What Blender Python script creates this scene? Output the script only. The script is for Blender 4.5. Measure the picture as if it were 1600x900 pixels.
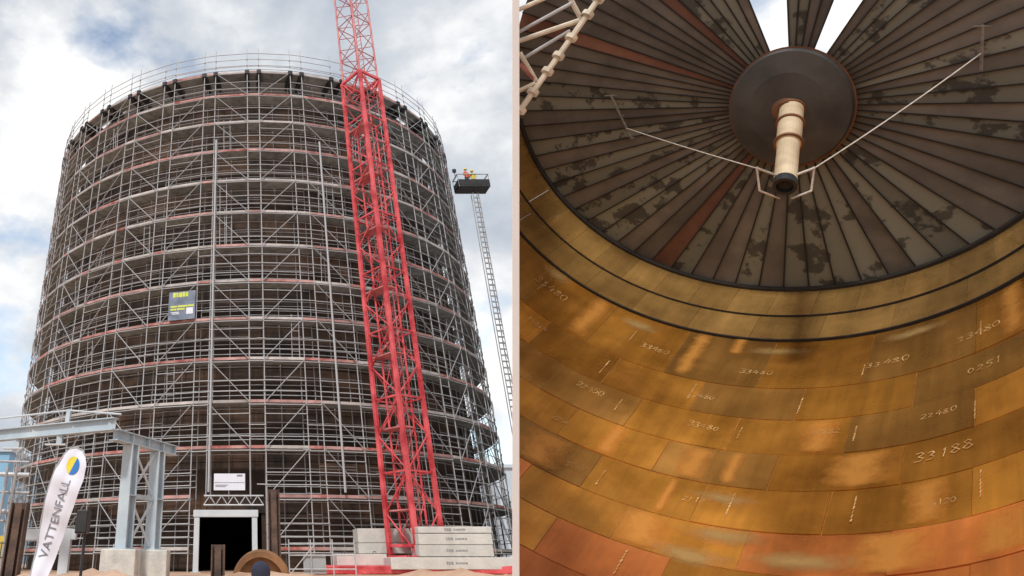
import bpy, bmesh, math, random
from mathutils import Vector, Matrix
R = math.radians
random.seed(7)
sc = bpy.context.scene
COL = sc.collection
for o in list(bpy.data.objects): bpy.data.objects.remove(o)

# ------------------------------------------------------------------ camera
PITCH = 0.5190957
FPX, PPX, PPY, EYE = 1000.0, 374.36, 302.96, 1.6
cam_d = bpy.data.cameras.new('camera'); cam = bpy.data.objects.new('camera', cam_d); COL.objects.link(cam)
cam_d.sensor_width = 36.0; cam_d.lens = 36.0 * FPX / 1600.0
cam_d.shift_x = 0.5 - PPX / 1600.0
cam_d.shift_y = (PPY - 450.0) / 1600.0
cam_d.clip_end = 6000
cam.location = (0, 0, EYE); cam.rotation_euler = (R(90) + PITCH, 0, 0)
sc.camera = cam

# ------------------------------------------------------------------ sky, sun, exposure
SUN_DIR = Vector((-0.20, -0.62, 0.76)).normalized()          # towards the sun
world = bpy.data.worlds.new('World'); sc.world = world; world.use_nodes = True
wt = world.node_tree; wt.nodes.clear()
def wn(t, **kw):
    n = wt.nodes.new(t)
    for k, v in kw.items(): setattr(n, k, v)
    return n
wout = wn('ShaderNodeOutputWorld'); bg = wn('ShaderNodeBackground'); bg.inputs['Strength'].default_value = 0.1
sky = wn('ShaderNodeTexSky', sky_type='NISHITA', sun_disc=False)
sky.sun_elevation = math.asin(SUN_DIR.z); sky.sun_rotation = math.atan2(SUN_DIR.x, SUN_DIR.y)
sky.altitude = 50; sky.air_density = 1.0; sky.dust_density = 1.2; sky.ozone_density = 1.0
tc = wn('ShaderNodeTexCoord')
def wmap(scale, loc):
    m = wn('ShaderNodeMapping'); m.inputs['Scale'].default_value = scale; m.inputs['Location'].default_value = loc
    wt.links.new(tc.outputs['Generated'], m.inputs['Vector']); return m
def wnoise(m, scale, detail, rough):
    n = wn('ShaderNodeTexNoise'); n.inputs['Scale'].default_value = scale; n.inputs['Detail'].default_value = detail
    n.inputs['Roughness'].default_value = rough; wt.links.new(m.outputs['Vector'], n.inputs['Vector']); return n
def wramp(src, stops):
    r = wn('ShaderNodeValToRGB'); e = r.color_ramp.elements
    e[0].position, e[0].color = stops[0]; e[1].position, e[1].color = stops[-1]
    for p, c in stops[1:-1]:
        x = e.new(p); x.color = c
    wt.links.new(src, r.inputs['Fac']); return r
CLOUD_OFF = (5.61, 6.68, 7.16)
mA = wmap((1, 1, 1.7), CLOUD_OFF)
nA = wnoise(mA, 3.4, 8, 0.55)
mask = wramp(nA.outputs['Fac'], [(0.335, (0, 0, 0, 1)), (0.465, (1, 1, 1, 1))])
mB = wmap((1, 1, 1.5), (0.81, 8.56, 1.35))
nB = wnoise(mB, 2.7, 7, 0.57)
tone = wramp(nB.outputs['Fac'], [(0.37, (3.7, 4.2, 4.9, 1)), (0.50, (5.4, 5.7, 6.1, 1)), (0.62, (8.5, 8.5, 8.45, 1))])
mix = wn('ShaderNodeMixRGB')
wt.links.new(mask.outputs['Color'], mix.inputs['Fac'])
skm = wn('ShaderNodeMixRGB', blend_type='MULTIPLY'); skm.inputs['Fac'].default_value = 1
skm.inputs['Color2'].default_value = (2.1, 2.0, 1.8, 1)
wt.links.new(sky.outputs['Color'], skm.inputs['Color1'])
wt.links.new(skm.outputs['Color'], mix.inputs['Color1'])
wt.links.new(tone.outputs['Color'], mix.inputs['Color2'])
wt.links.new(mix.outputs['Color'], bg.inputs['Color']); wt.links.new(bg.outputs[0], wout.inputs[0])

sun_d = bpy.data.lights.new('sun', 'SUN'); sun = bpy.data.objects.new('sun', sun_d); COL.objects.link(sun)
sun_d.energy = 2.0; sun_d.angle = R(6); sun_d.color = (1.0, 0.97, 0.92)
sun.rotation_euler = SUN_DIR.to_track_quat('Z', 'Y').to_euler()
sun.location = (0, 0, 60)
vs = sc.view_settings; vs.view_transform = 'Standard'; vs.look = 'None'; vs.exposure = 0.35; vs.gamma = 1.0
vs.use_curve_mapping = False

# ------------------------------------------------------------------ geometry helpers
CT, ST = math.cos(PITCH), math.sin(PITCH)
def c2w(X, Y, Z):                        # lens axes -> world
    return Vector((X, Z * CT - Y * ST, EYE + Z * ST + Y * CT))
def at(px, py, wy):                      # the point seen at a photo pixel, wy metres ahead
    d = c2w((px - PPX) / FPX, (PPY - py) / FPX, 1.0) - Vector((0, 0, EYE))
    return Vector((0, 0, EYE)) + d * (wy / d.y)

class MB:
    def __init__(s): s.v = []; s.f = []
    def quad_grid(s, rows):              # rows of points -> sheet
        n0 = len(s.v); w = len(rows[0])
        for r in rows: s.v += [Vector(p) for p in r]
        for i in range(len(rows) - 1):
            for j in range(w - 1):
                a = n0 + i * w + j; s.f.append((a, a + 1, a + w + 1, a + w))
        return s
    def poly_prism(s, bottom, top):
        n0 = len(s.v); n = len(bottom); s.v += [Vector(p) for p in bottom] + [Vector(p) for p in top]
        s.f.append(tuple(n0 + i for i in reversed(range(n)))); s.f.append(tuple(n0 + n + i for i in range(n)))
        for i in range(n): s.f.append((n0 + i, n0 + (i + 1) % n, n0 + n + (i + 1) % n, n0 + n + i))
        return s
    def box(s, c, d, rz=0.0, ax=None):
        c = Vector(c)
        if ax is None: ax = (Vector((math.cos(rz), math.sin(rz), 0)), Vector((-math.sin(rz), math.cos(rz), 0)), Vector((0, 0, 1)))
        X, Y, Z = [a * (h / 2) for a, h in zip(ax, d)]
        return s.poly_prism([c - X - Y - Z, c + X - Y - Z, c + X + Y - Z, c - X + Y - Z], [c - X - Y + Z, c + X - Y + Z, c + X + Y + Z, c - X + Y + Z])
    def tube(s, a, b, r, n=6, r2=None, ph=0.0):
        a, b = Vector(a), Vector(b); d = (b - a).normalized()
        u = d.cross(Vector((0, 0, 1)) if abs(d.z) < .9 else Vector((1, 0, 0))).normalized(); w = d.cross(u)
        r2 = r if r2 is None else r2
        cs = [(math.cos(ph + 2 * math.pi * i / n), math.sin(ph + 2 * math.pi * i / n)) for i in range(n)]
        return s.poly_prism([a + u * (r * c) + w * (r * q) for c, q in cs], [b + u * (r2 * c) + w * (r2 * q) for c, q in cs])
    def bar(s, a, b, w, h, up=(0, 0, 1)):
        a, b = Vector(a), Vector(b); d = (b - a).normalized(); up = Vector(up)
        u = d.cross(up)
        if u.length < 1e-4: u = d.cross(Vector((0, 1, 0)))
        u.normalize(); q = u.cross(d)
        return s.box((a + b) / 2, ((b - a).length, w, h), ax=(d, u, q))
    def path(s, pts, r, n=5):
        for a, b in zip(pts[:-1], pts[1:]): s.tube(a, b, r, n)
        return s
    def lathe(s, a, ax, prof, n=24):     # prof: (distance along ax, radius)
        a = Vector(a); d = Vector(ax).normalized()
        u = d.cross(Vector((0, 0, 1)) if abs(d.z) < .9 else Vector((1, 0, 0))).normalized(); w = d.cross(u)
        rows = [[a + d * t + u * (rr * math.cos(2 * math.pi * i / n)) + w * (rr * math.sin(2 * math.pi * i / n)) for i in range(n + 1)] for t, rr in prof]
        return s.quad_grid(rows)

def root_loc(parent):
    p = parent
    while p.parent: p = p.parent
    return p.location
def build(name, mb, m, parent=None, smooth=False, bevel=0.0, clip=None):
    off = root_loc(parent) if parent else Vector((0, 0, 0))
    me = bpy.data.meshes.new(name); me.from_pydata([tuple(v - off) for v in mb.v], [], mb.f); me.update()
    bm = bmesh.new(); bm.from_mesh(me)
    bmesh.ops.remove_doubles(bm, verts=bm.verts, dist=1e-5)
    if clip:
        bmesh.ops.bisect_plane(bm, geom=list(bm.verts) + list(bm.edges) + list(bm.faces), plane_co=clip[0] - off, plane_no=clip[1], clear_inner=True)
        if not bm.faces: bm.free(); return None
    bmesh.ops.recalc_face_normals(bm, faces=bm.faces)
    bm.to_mesh(me); bm.free()
    if smooth:
        for p in me.polygons: p.use_smooth = True
    me.materials.append(m)
    o = bpy.data.objects.new(name, me); COL.objects.link(o)
    if parent: o.parent = parent
    if bevel:
        b = o.modifiers.new('bevel', 'BEVEL'); b.width = bevel; b.segments = 2; b.limit_method = 'ANGLE'
    return o
def tag(o, label=None, cat=None, group=None, kind=None):
    if label: o['label'] = label
    if cat: o['category'] = cat
    if group: o['group'] = group
    if kind: o['kind'] = kind
    return o
def thing(name, loc, label, cat, group=None):
    e = bpy.data.objects.new(name, None); e.location = loc; e.empty_display_size = .3; COL.objects.link(e)
    return tag(e, label, cat, group)
# shared unit tube (along z, length 1, radius 1) for alike pipes
def unit_tube(n=6):
    m = MB().tube((0, 0, 0), (0, 0, 1), 1, n); me = bpy.data.meshes.new('pipe'); me.from_pydata([tuple(v) for v in m.v], [], m.f); me.update(); return me
def pipe(name, me, a, b, r, parent):
    a, b = Vector(a), Vector(b); d = b - a
    o = bpy.data.objects.new(name, me); COL.objects.link(o); o.parent = parent
    o.matrix_basis = Matrix.Translation(a - root_loc(parent)) @ d.to_track_quat('Z', 'X').to_matrix().to_4x4() @ Matrix.Diagonal((r, r, d.length, 1))
    return o

# ------------------------------------------------------------------ materials
def mat(name, col, rough=.6, metal=0.0, var=.15, scale=3.0, bump=0.0, col2=None, rnd=0.0, detail=6, contrast=(.35, .65), bscale=None, coat=0.0, coord='Object', stretch=None):
    m = bpy.data.materials.new(name); m.use_nodes = True; t = m.node_tree; p = t.nodes['Principled BSDF']
    p.inputs['Roughness'].default_value = rough; p.inputs['Metallic'].default_value = metal
    if coat: p.inputs['Coat Weight'].default_value = coat
    c = t.nodes.new('ShaderNodeTexCoord'); n = t.nodes.new('ShaderNodeTexNoise')
    src = c.outputs[coord]
    if stretch:
        mp = t.nodes.new('ShaderNodeMapping'); mp.inputs['Scale'].default_value = stretch; t.links.new(src, mp.inputs['Vector']); src = mp.outputs['Vector']
    t.links.new(src, n.inputs['Vector']); n.inputs['Scale'].default_value = scale; n.inputs['Detail'].default_value = detail
    n.inputs['Roughness'].default_value = .6
    r = t.nodes.new('ShaderNodeValToRGB'); t.links.new(n.outputs['Fac'], r.inputs['Fac'])
    c1 = tuple(x * (1 - var) for x in col); c2 = col2 if col2 else tuple(min(1, x * (1 + var)) for x in col)
    e = r.color_ramp.elements; e[0].position, e[1].position = contrast; e[0].color = (*c1, 1); e[1].color = (*c2, 1)
    out = r.outputs['Color']
    if rnd:
        oi = t.nodes.new('ShaderNodeObjectInfo'); hs = t.nodes.new('ShaderNodeHueSaturation')
        mr = t.nodes.new('ShaderNodeMapRange'); mr.inputs['To Min'].default_value = 1 - rnd; mr.inputs['To Max'].default_value = 1 + rnd
        t.links.new(oi.outputs['Random'], mr.inputs['Value']); t.links.new(mr.outputs[0], hs.inputs['Value']); t.links.new(out, hs.inputs['Color']); out = hs.outputs['Color']
    t.links.new(out, p.inputs['Base Color'])
    if bump:
        n2 = t.nodes.new('ShaderNodeTexNoise'); n2.inputs['Scale'].default_value = bscale or scale * 6; n2.inputs['Detail'].default_value = 5
        t.links.new(src, n2.inputs['Vector']); b = t.nodes.new('ShaderNodeBump'); b.inputs['Strength'].default_value = bump
        b.inputs['Distance'].default_value = .05; t.links.new(n2.outputs['Fac'], b.inputs['Height']); t.links.new(b.outputs[0], p.inputs['Normal'])
    return m
M = {}
M['galv'] = mat('galvanised_pipe', (.47, .475, .485), .55, .15, .18, 2.5)
M['galv_dull'] = mat('weathered_pipe', (.36, .36, .37), .6, .15, .25, 2.0)
M['board_grey'] = mat('toe_board_grey', (.46, .42, .40), .8, 0, .2, 2, rnd=.2)
M['board_red'] = mat('toe_board_red', (.42, .10, .08), .8, 0, .3, 2, col2=(.55, .30, .27), rnd=.2)
M['board_pink'] = mat('toe_board_faded', (.44, .25, .23), .8, 0, .25, 2, rnd=.2)
M['deck'] = mat('deck_board', (.27, .27, .25), .85, 0, .3, 2.5, rnd=.25)
M['tank_rust'] = mat('tank_steel_rust', (.036, .023, .018), .8, 0, .45, .6, bump=.2, col2=(.085, .045, .025), rnd=.4)
M['dark_steel'] = mat('dark_steel', (.03, .03, .032), .7, .2, .3, 4)
M['red'] = mat('crane_red', (.52, .03, .04), .5, 0, .2, 1.1, col2=(.76, .12, .13), coat=.1, contrast=(.38, .6))
M['red_pale'] = mat('crane_red_faded', (.55, .11, .11), .5, 0, .2, 2, col2=(.62, .24, .23))
M['concrete'] = mat('concrete_pale', (.56, .55, .51), .9, 0, .12, 1.6, bump=.25, col2=(.62, .60, .55), rnd=.08)
M['footing'] = mat('concrete_footing', (.52, .51, .47), .9, 0, .14, 2.2, bump=.3, col2=(.66, .64, .58))
M['blue_steel'] = mat('painted_steel', (.42, .50, .56), .5, 0, .08, 1.2, col2=(.52, .59, .63))
M['white_steel'] = mat('white_steel', (.54, .58, .61), .5, 0, .08, 1.2)
M['rust_post'] = mat('rusty_pile', (.075, .05, .042), .85, 0, .35, 2.5, bump=.4, col2=(.14, .085, .06))
M['sand'] = mat('sand', (.48, .28, .17), .95, 0, .25, .5, bump=.8, col2=(.62, .42, .30), bscale=6)
M['ground'] = mat('site_ground', (.27, .20, .15), .95, 0, .3, .25, bump=.5, col2=(.40, .28, .19), bscale=4)
M['flag'] = mat('flag_cloth', (.72, .72, .80), .8, 0, .05, 2)
M['flag_ink'] = mat('flag_lettering', (.20, .20, .22), .8, 0, .1, 2)
M['yellow'] = mat('logo_yellow', (.80, .66, .05), .7, 0, .05, 2)
M['blue'] = mat('logo_blue', (.02, .16, .48), .7, 0, .05, 2)
M['black'] = mat('black_plastic', (.018, .018, .02), .55, 0, .2, 5)
M['banner'] = mat('banner_blue', (.13, .17, .24), .7, 0, .2, 1.5, col2=(.24, .28, .36))
M['lime'] = mat('banner_lime', (.62, .68, .10), .7, 0, .15, 3)
M['sign_white'] = mat('sign_white', (.72, .74, .82), .6, 0, .04, 2)
M['added_divider_mat'] = mat('added_divider_white', (.93, .93, .93), .7, 0, .02, 1)
M['blue_clad'] = mat('blue_cladding', (.22, .43, .62), .6, 0, .08, .6)
M['pale_blue'] = mat('pale_cladding', (.50, .58, .66), .6, 0, .08, .6)
M['window'] = mat('dark_glass', (.03, .04, .05), .12, 0, .2, 1)
M['yellow_box'] = mat('yellow_paint', (.62, .48, .08), .6, 0, .2, 2)
M['green_fence'] = mat('green_mesh', (.05, .09, .07), .7, 0, .2, 2)
M['orange_rust'] = mat('orange_rust', (.20, .095, .042), .8, 0, .3, 1.2, col2=(.32, .16, .07), bump=.3)
M['grey_panel'] = mat('grey_panel', (.36, .37, .38), .5, 0, .1, 1)
M['stencil'] = mat('stencil_paint', (.27, .27, .27), .8, 0, .4, 8)
# inside of the cut-open tank
AX_A, AX_B, CX, CY = 1.1698, 0.821, -0.2394, 0.7479      # the tank's lie, see below
AXW = c2w(math.sin(AX_B), math.cos(AX_A) * math.cos(AX_B), math.sin(AX_A) * math.cos(AX_B)) - Vector((0, 0, EYE))
def steel_plate(name, dark, light, rough, metal, rnd):
    m = mat(name, dark, rough, metal, .2, .22, bump=.08, col2=light, rnd=rnd, contrast=(.32, .70), bscale=1.2)
    t = m.node_tree; p = t.nodes['Principled BSDF']
    dp = t.nodes.new('ShaderNodeVectorMath'); dp.operation = 'DOT_PRODUCT'; dp.inputs[1].default_value = AXW
    cc_ = t.nodes.new('ShaderNodeTexCoord'); t.links.new(cc_.outputs['Object'], dp.inputs[0])
    sc_ = t.nodes.new('ShaderNodeVectorMath'); sc_.operation = 'SCALE'; sc_.inputs[0].default_value = AXW; t.links.new(dp.outputs['Value'], sc_.inputs['Scale'])
    sc2 = t.nodes.new('ShaderNodeVectorMath'); sc2.operation = 'SCALE'; sc2.inputs['Scale'].default_value = -.93; t.links.new(sc_.outputs[0], sc2.inputs[0])
    av = t.nodes.new('ShaderNodeVectorMath'); av.operation = 'ADD'; t.links.new(cc_.outputs['Object'], av.inputs[0]); t.links.new(sc2.outputs[0], av.inputs[1])
    ns = t.nodes.new('ShaderNodeTexNoise'); ns.inputs['Scale'].default_value = 1.1; ns.inputs['Detail'].default_value = 7; ns.inputs['Roughness'].default_value = .7; t.links.new(av.outputs[0], ns.inputs['Vector'])
    ms = t.nodes.new('ShaderNodeMapRange'); ms.inputs['From Min'].default_value = .3; ms.inputs['From Max'].default_value = .7; ms.inputs['To Min'].default_value = .72; ms.inputs['To Max'].default_value = 1.22
    t.links.new(ns.outputs['Fac'], ms.inputs['Value'])
    mx = t.nodes.new('ShaderNodeVectorMath'); mx.operation = 'SCALE'; lk = p.inputs['Base Color'].links[0].from_socket
    t.links.new(lk, mx.inputs[0]); t.links.new(ms.outputs[0], mx.inputs['Scale']); t.links.new(mx.outputs[0], p.inputs['Base Color'])
    # scratchy streaks running down the plate and cloudy gloss
    c = t.nodes.new('ShaderNodeTexCoord'); n = t.nodes.new('ShaderNodeTexNoise'); n.inputs['Scale'].default_value = .55; n.inputs['Detail'].default_value = 7
    t.links.new(c.outputs['Object'], n.inputs['Vector'])
    mr = t.nodes.new('ShaderNodeMapRange'); mr.inputs['From Min'].default_value = .3; mr.inputs['From Max'].default_value = .7
    mr.inputs['To Min'].default_value = rough - .14; mr.inputs['To Max'].default_value = rough + .12
    t.links.new(n.outputs['Fac'], mr.inputs['Value']); t.links.new(mr.outputs[0], p.inputs['Roughness'])
    return m
M['plate'] = steel_plate('inner_plate_steel', (.44, .175, .026), (.80, .36, .055), .31, .6, .26)
M['plate_red'] = steel_plate('inner_plate_red', (.52, .155, .038), (.80, .28, .07), .36, .5, .2)
M['plate_grey'] = steel_plate('inner_plate_olive', (.34, .155, .034), (.56, .275, .062), .32, .6, .2)
M['belt'] = steel_plate('belt_steel', (.40, .22, .065), (.64, .38, .12), .28, .6, .15)
M['weld'] = mat('weld_seam', (.42, .20, .06), .5, .3, .3, 1.5)
M['chalk'] = mat('chalk', (.46, .24, .07), .9, 0, .15, 2.5, col2=(.66, .46, .20), contrast=(.42, .62))
M['roof_a'] = mat('roof_plate_grey', (.10, .10, .088), .7, .15, .32, .9, col2=(.20, .205, .172), rnd=.25, contrast=(.42, .47), detail=5)
M['roof_b'] = mat('roof_plate_brown', (.135, .122, .11), .75, .1, .25, .35, col2=(.19, .172, .15), rnd=.2)
M['roof_c'] = mat('roof_plate_red', (.17, .075, .055), .75, .1, .3, .3, col2=(.22, .11, .075), rnd=.2)
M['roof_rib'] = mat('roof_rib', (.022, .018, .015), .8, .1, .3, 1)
M['hub'] = mat('hub_disc', (.055, .054, .054), .7, .1, .25, .5, col2=(.085, .080, .074))
M['hub_rust'] = mat('hub_ring_rust', (.20, .085, .04), .7, .2, .3, 1)
M['cream_pipe'] = mat('cream_pipe', (.60, .46, .30), .5, .1, .12, 1.2, col2=(.70, .56, .38))
M['old_pipe'] = mat('old_pipe', (.20, .18, .16), .7, .2, .3, 3)
M['rope'] = mat('steel_rope', (.55, .50, .45), .6, .2, .2, 5)
M['pipe_cream'] = mat('scaffold_cream', (.62, .55, .44), .5, .3, .2, 3)
UT = unit_tube(6); UT.materials.append(M['galv'])
UTD = unit_tube(6); UTD.materials.append(M['galv_dull'])

# ================================================================== THE SETTING
SITE = 1.15
def ground_z(x, y):
    d = math.hypot(x, y)
    side = x - .371 * y + .3                       # right of the added white divider the ground drops into the tank pit
    pit = max(0.0, min(1.0, (side - .3) / 1.6)); pit = pit * pit * (3 - 2 * pit)
    t = max(0.0, min(1.0, (y - 9.5) / 4.0)); t = t * t * (3 - 2 * t)
    z = SITE * t
    bump = .10 * math.sin(x * 1.7 + 1.3 * math.sin(y * .9)) + .07 * math.sin(x * 3.9 + y * 2.1) + .05 * math.sin(x * 7.3 - y * 3.0)
    z += (.14 + bump) * math.exp(-((y - 14.5) / 2.2) ** 2)
    far = 1.0 if d < 70 else max(0.0, 1 - (d - 70) / 60)
    return z - 26 * pit * far
xs = [-3000, -1200, -500, -220, -120, -70, -45, -32] + [-24 + .6 * i for i in range(92)] + [34, 40, 50, 70, 110, 200, 500, 1200, 3000]
ys = [-3000, -800, -200, -80, -40, -20, -8, -2, 2, 5, 7, 8.5] + [9.5 + .35 * i for i in range(30)] + [21, 23, 25, 28, 32, 38, 46, 58, 75, 100, 130, 200, 420, 1000, 2500, 4500]
g = MB().quad_grid([[(x, y, ground_z(x, y)) for x in xs] for y in ys])
tag(build('ground', g, M['sand'], smooth=True), kind='structure')

# ================================================================== EXTERIOR TANK
TC = Vector((1.13, 45.8, 0)); RS = 15.27; RT = 13.75; RI = 14.32
def cyl(phi, r, z):                          # phi degrees, 0 = facing the lens, + to the right
    a = R(phi); return Vector((TC.x + r * math.sin(a), TC.y - r * math.cos(a), z))
DECK = [1.94 + 2.0 * i for i in range(13)] + [27.7]
TOP = DECK[-1]
tank = thing('storage_tank', (TC.x, TC.y, SITE), 'huge rust brown round steel storage tank behind the scaffolding', 'tank')
inner = MB().lathe((TC.x, TC.y, 0), (0, 0, 1), [(4.35, RT - .10), (28.45, RT - .10), (29.4, 2.0), (29.5, .01)], 72)
inner_o = build('shell', inner, M['tank_rust'], tank, smooth=True)
# door opening faces phi about -9..-2, so the lower shell ring skips it
low = MB().quad_grid([[cyl(-.6 + (348.1) * i / 70, RT - .10, z) for i in range(71)] for z in (SITE - .1, 4.35)])
build('lower_shell', low, M['tank_rust'], tank, smooth=True)
zc = [SITE, 3.4] + [3.4 + 2.16 * i for i in range(1, 12)]
for ci in range(len(zc) - 1):
    z0, z1 = zc[ci] + .02, zc[ci + 1] - .02
    off = 11 if ci % 2 else 0
    for k in range(-5, 5):
        p0, p1 = k * 22 + off + .06, k * 22 + 22 + off - .06
        cuts = [(p0, p1)]
        if ci == 0: cuts = [(a, b) for a, b in ((p0, min(p1, -12.5)), (max(p0, -.5), p1)) if b - a > .5]
        for a, b in cuts:
            ph = [a + (b - a) * i / 6 for i in range(7)]
            m = MB().quad_grid([[cyl(q, RT - .02, z0) for q in ph], [cyl(q, RT + random.uniform(0, .02), z1) for q in ph]])
            build('wall_plate', m, M['tank_rust'], tank, smooth=True)

# ================================================================== SCAFFOLDING
scf = thing('scaffolding', (TC.x, TC.y - RS, SITE), 'ring of grey tube scaffolding wrapped round the tall round tank', 'scaffolding')
NB = 36
def stands(half):                            # (phi, is_bay_start)
    out = []
    for k in range(-half, half + 1): out += [(10 * k - 2.5, 0, k), (10 * k + .2, 1, k)]
    return out
HALF = 10
body = stands(HALF)
PORT = (-10.2, -1.0)                          # gap in the scaffold above the gate
PORT_Z = 3.95
in_port = lambda p: PORT[0] < p < PORT[1]
for p, s, k in body:
    z0 = PORT_Z if in_port(p) else SITE
    j = random.uniform(-.03, .03)
    pipe('standard', UT, cyl(p, RS, z0), cyl(p + random.uniform(-.03, .03), RS, TOP + 1.9), .026, scf)
    pipe('standard', UTD, cyl(p, RI, z0), cyl(p, RI, TOP + .2), .025, scf)
    if s:
        pm = p + 3.6 + random.uniform(-.4, .4)
        pipe('standard', UTD, cyl(pm, RI - .12, PORT_Z if in_port(pm) else SITE), cyl(pm, RI - .12, TOP), .024, scf)
# horizontal tubes: guard rails and ledgers between standards
ledg, ledg_far, boards, boards_far, decks, decks_far = [], MB(), [], {}, [], MB()
for m_ in ('board_grey', 'board_red', 'board_pink'): boards_far[m_] = MB()
spans = []
for i in range(len(body) - 1): spans.append((body[i][0], body[i + 1][0], body[i][1], body[i][2]))
rails = []
for di, z in enumerate(DECK):
    for a, b, isbay, k in spans:
        mid = (a + b) / 2
        if z < PORT_Z and (in_port(mid) or in_port(a) or in_port(b)): continue
        near = abs(mid)
        for r, dz, rad in ((RS, .5, .021), (RS, 1.0, .021), (RS, -.10, .022), (RI, .5, .02), (RI, 1.0, .02), (RI, -.12, .02), (RI, .22, .018), (RI, 1.25, .018), (RI, .75, .018), (RI, 1.38, .02), (RS, 1.5, .02)):
            if dz in (1.38, 1.5) and (random.random() > .35 or di >= 12): continue
            if random.random() < .05: continue
            q = random.uniform(-.02, .02)
            rails.append((near + (0 if r == RS else 30), cyl(a, r + .04, z + dz + q), cyl(b, r + .04, z + dz + q * .5), rad, r == RS))
rails.sort(key=lambda t: t[0])
for i, (n_, a, b, rad, outer) in enumerate(rails):
    if i < 300: pipe('guard_rail', UT, a, b, rad, scf)
    else: ledg_far.tube(a, b, rad, 5)
tag(build('guard_rails', ledg_far, M['galv'], scf), 'grey guard rails round the sides of the scaffolding', kind='stuff')
# diagonals, one per bay and lift, mirrored bay by bay
for k in range(-HALF, HALF):
    a, b = 10 * k + .2, 10 * k + 7.5
    up = (k % 2 == 0)
    for di in range(len(DECK) - 1):
        z0, z1 = DECK[di], DECK[di + 1]
        if in_port((a + b) / 2) and z0 < PORT_Z: continue
        if random.random() < .04: continue
        p, q = (cyl(a, RS + .07, z0), cyl(b, RS + .07, z1)) if up else (cyl(a, RS + .07, z1), cyl(b, RS + .07, z0))
        pipe('diagonal_brace', UTD, p, q, .022, scf)
# toe boards + deck planks
tb = []
for di, z in enumerate(DECK):
    red_run = 0
    for a, b, isbay, k in spans:
        mid = (a + b) / 2
        if z < PORT_Z and (in_port(mid) or in_port(a) or in_port(b)): continue
        x = random.random()
        prob = .34 if di in (1, 2, 4, 5, 7, 10, 12) else .12
        mm = 'board_red' if x < prob else ('board_pink' if x < prob + .33 else 'board_grey')
        tb.append((abs(mid), a, b, z, mm))
tb.sort(key=lambda t: t[0])
for i, (n_, a, b, z, mm) in enumerate(tb):
    def toe(mb): return mb.bar(cyl(a, RS - .03, z + .06), cyl(b, RS - .03, z + .06), .035, .125)
    if i < 300: build('toe_board', toe(MB()), M[mm], scf)
    else: toe(boards_far[mm])
    def deck(mb):
        ph = (a, b)
        lo = [cyl(a, RI + .02, z - .03), cyl(b, RI + .02, z - .03), cyl(b, RS - .06, z - .03), cyl(a, RS - .06, z - .03)]
        return mb.poly_prism(lo, [v + Vector((0, 0, .045)) for v in lo])
    if i < 300: build('deck_plank', deck(MB()), M['deck'], scf)
    else: deck(decks_far)
for mm, mb in boards_far.items(): tag(build('toe_boards', mb, M[mm], scf), kind='stuff')
tag(build('deck_planks', decks_far, M['deck'], scf), kind='stuff')
# guard rail crown, seen all the way round over the top
crown = MB()
for k in range(-18, 18):
    for p in (10 * k - 2.5, 10 * k + .2):
        if abs(p) > 101: crown.tube(cyl(p, RS, TOP), cyl(p, RS, TOP + 1.9), .03, 5)
    for a, b in ((10 * k - 2.5, 10 * k + .2), (10 * k + .2, 10 * k + 7.5)):
        for dz in (.5, 1.0, 1.5):
            if abs((a + b) / 2) > 101 or dz > 1.2: crown.tube(cyl(a, RS, TOP + dz), cyl(b, RS, TOP + dz), .022, 5)
tag(build('crown_rails', crown, M['galv'], scf), 'guard rails standing up against the sky at the top', kind='stuff')
for p, s, k in body:
    m = MB().poly_prism([cyl(p - .5, RI - .3, TOP - .45), cyl(p - .5, RS + .1, TOP - .15), cyl(p - .5, RS + .1, TOP + .12), cyl(p - .5, RI - .3, TOP + .1)],
                        [cyl(p + .5, RI - .3, TOP - .45), cyl(p + .5, RS + .1, TOP - .15), cyl(p + .5, RS + .1, TOP + .12), cyl(p + .5, RI - .3, TOP + .1)])
    build('top_bracket', m, M['dark_steel'], scf)
coup = MB()
for p, s, k in body:
    for z in DECK:
        if in_port(p) and z < PORT_Z + .1: continue
        for dz in (-.08, .5, 1.0):
            if z + dz < TOP + 1.2: coup.tube(cyl(p, RS, z + dz - .035), cyl(p, RS, z + dz + .035), .048, 6)
tag(build('couplers', coup, M['galv_dull'], scf), 'small pipe couplers where the scaffold tubes cross', kind='stuff')
for i in range(120):
    p, s, k = random.choice(body); z = random.choice(DECK[1:-1]) + random.choice((.5, 1.0, -.08)); sg_ = random.choice((-1, 1))
    pipe('tube_end', UT, cyl(p - .3 * sg_, RS + .05, z), cyl(p + random.uniform(.8, 2.4) * sg_, RS + .07, z + random.uniform(-.03, .03)), .022, scf)
for i in range(26):                            # access ladders hung between two lifts
    k = random.randint(-8, 8); di = random.randint(2, 11); p = 10 * k + random.uniform(1.2, 5.5); z0, z1 = DECK[di], DECK[di + 1] + .3
    l_ = build('access_ladder', MB().tube(cyl(p, RS - .35, z0), cyl(p, RS - .15, z1), .02, 5).tube(cyl(p + 1.4, RS - .35, z0), cyl(p + 1.4, RS - .15, z1), .02, 5), M['galv'], scf)
    for q in range(7):
        t_ = (q + .5) / 7; rr_ = RS - .35 + .2 * t_; build('rung', MB().tube(cyl(p, rr_, z0 + (z1 - z0) * t_), cyl(p + 1.4, rr_, z0 + (z1 - z0) * t_), .014, 4), M['galv'], l_)
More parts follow.
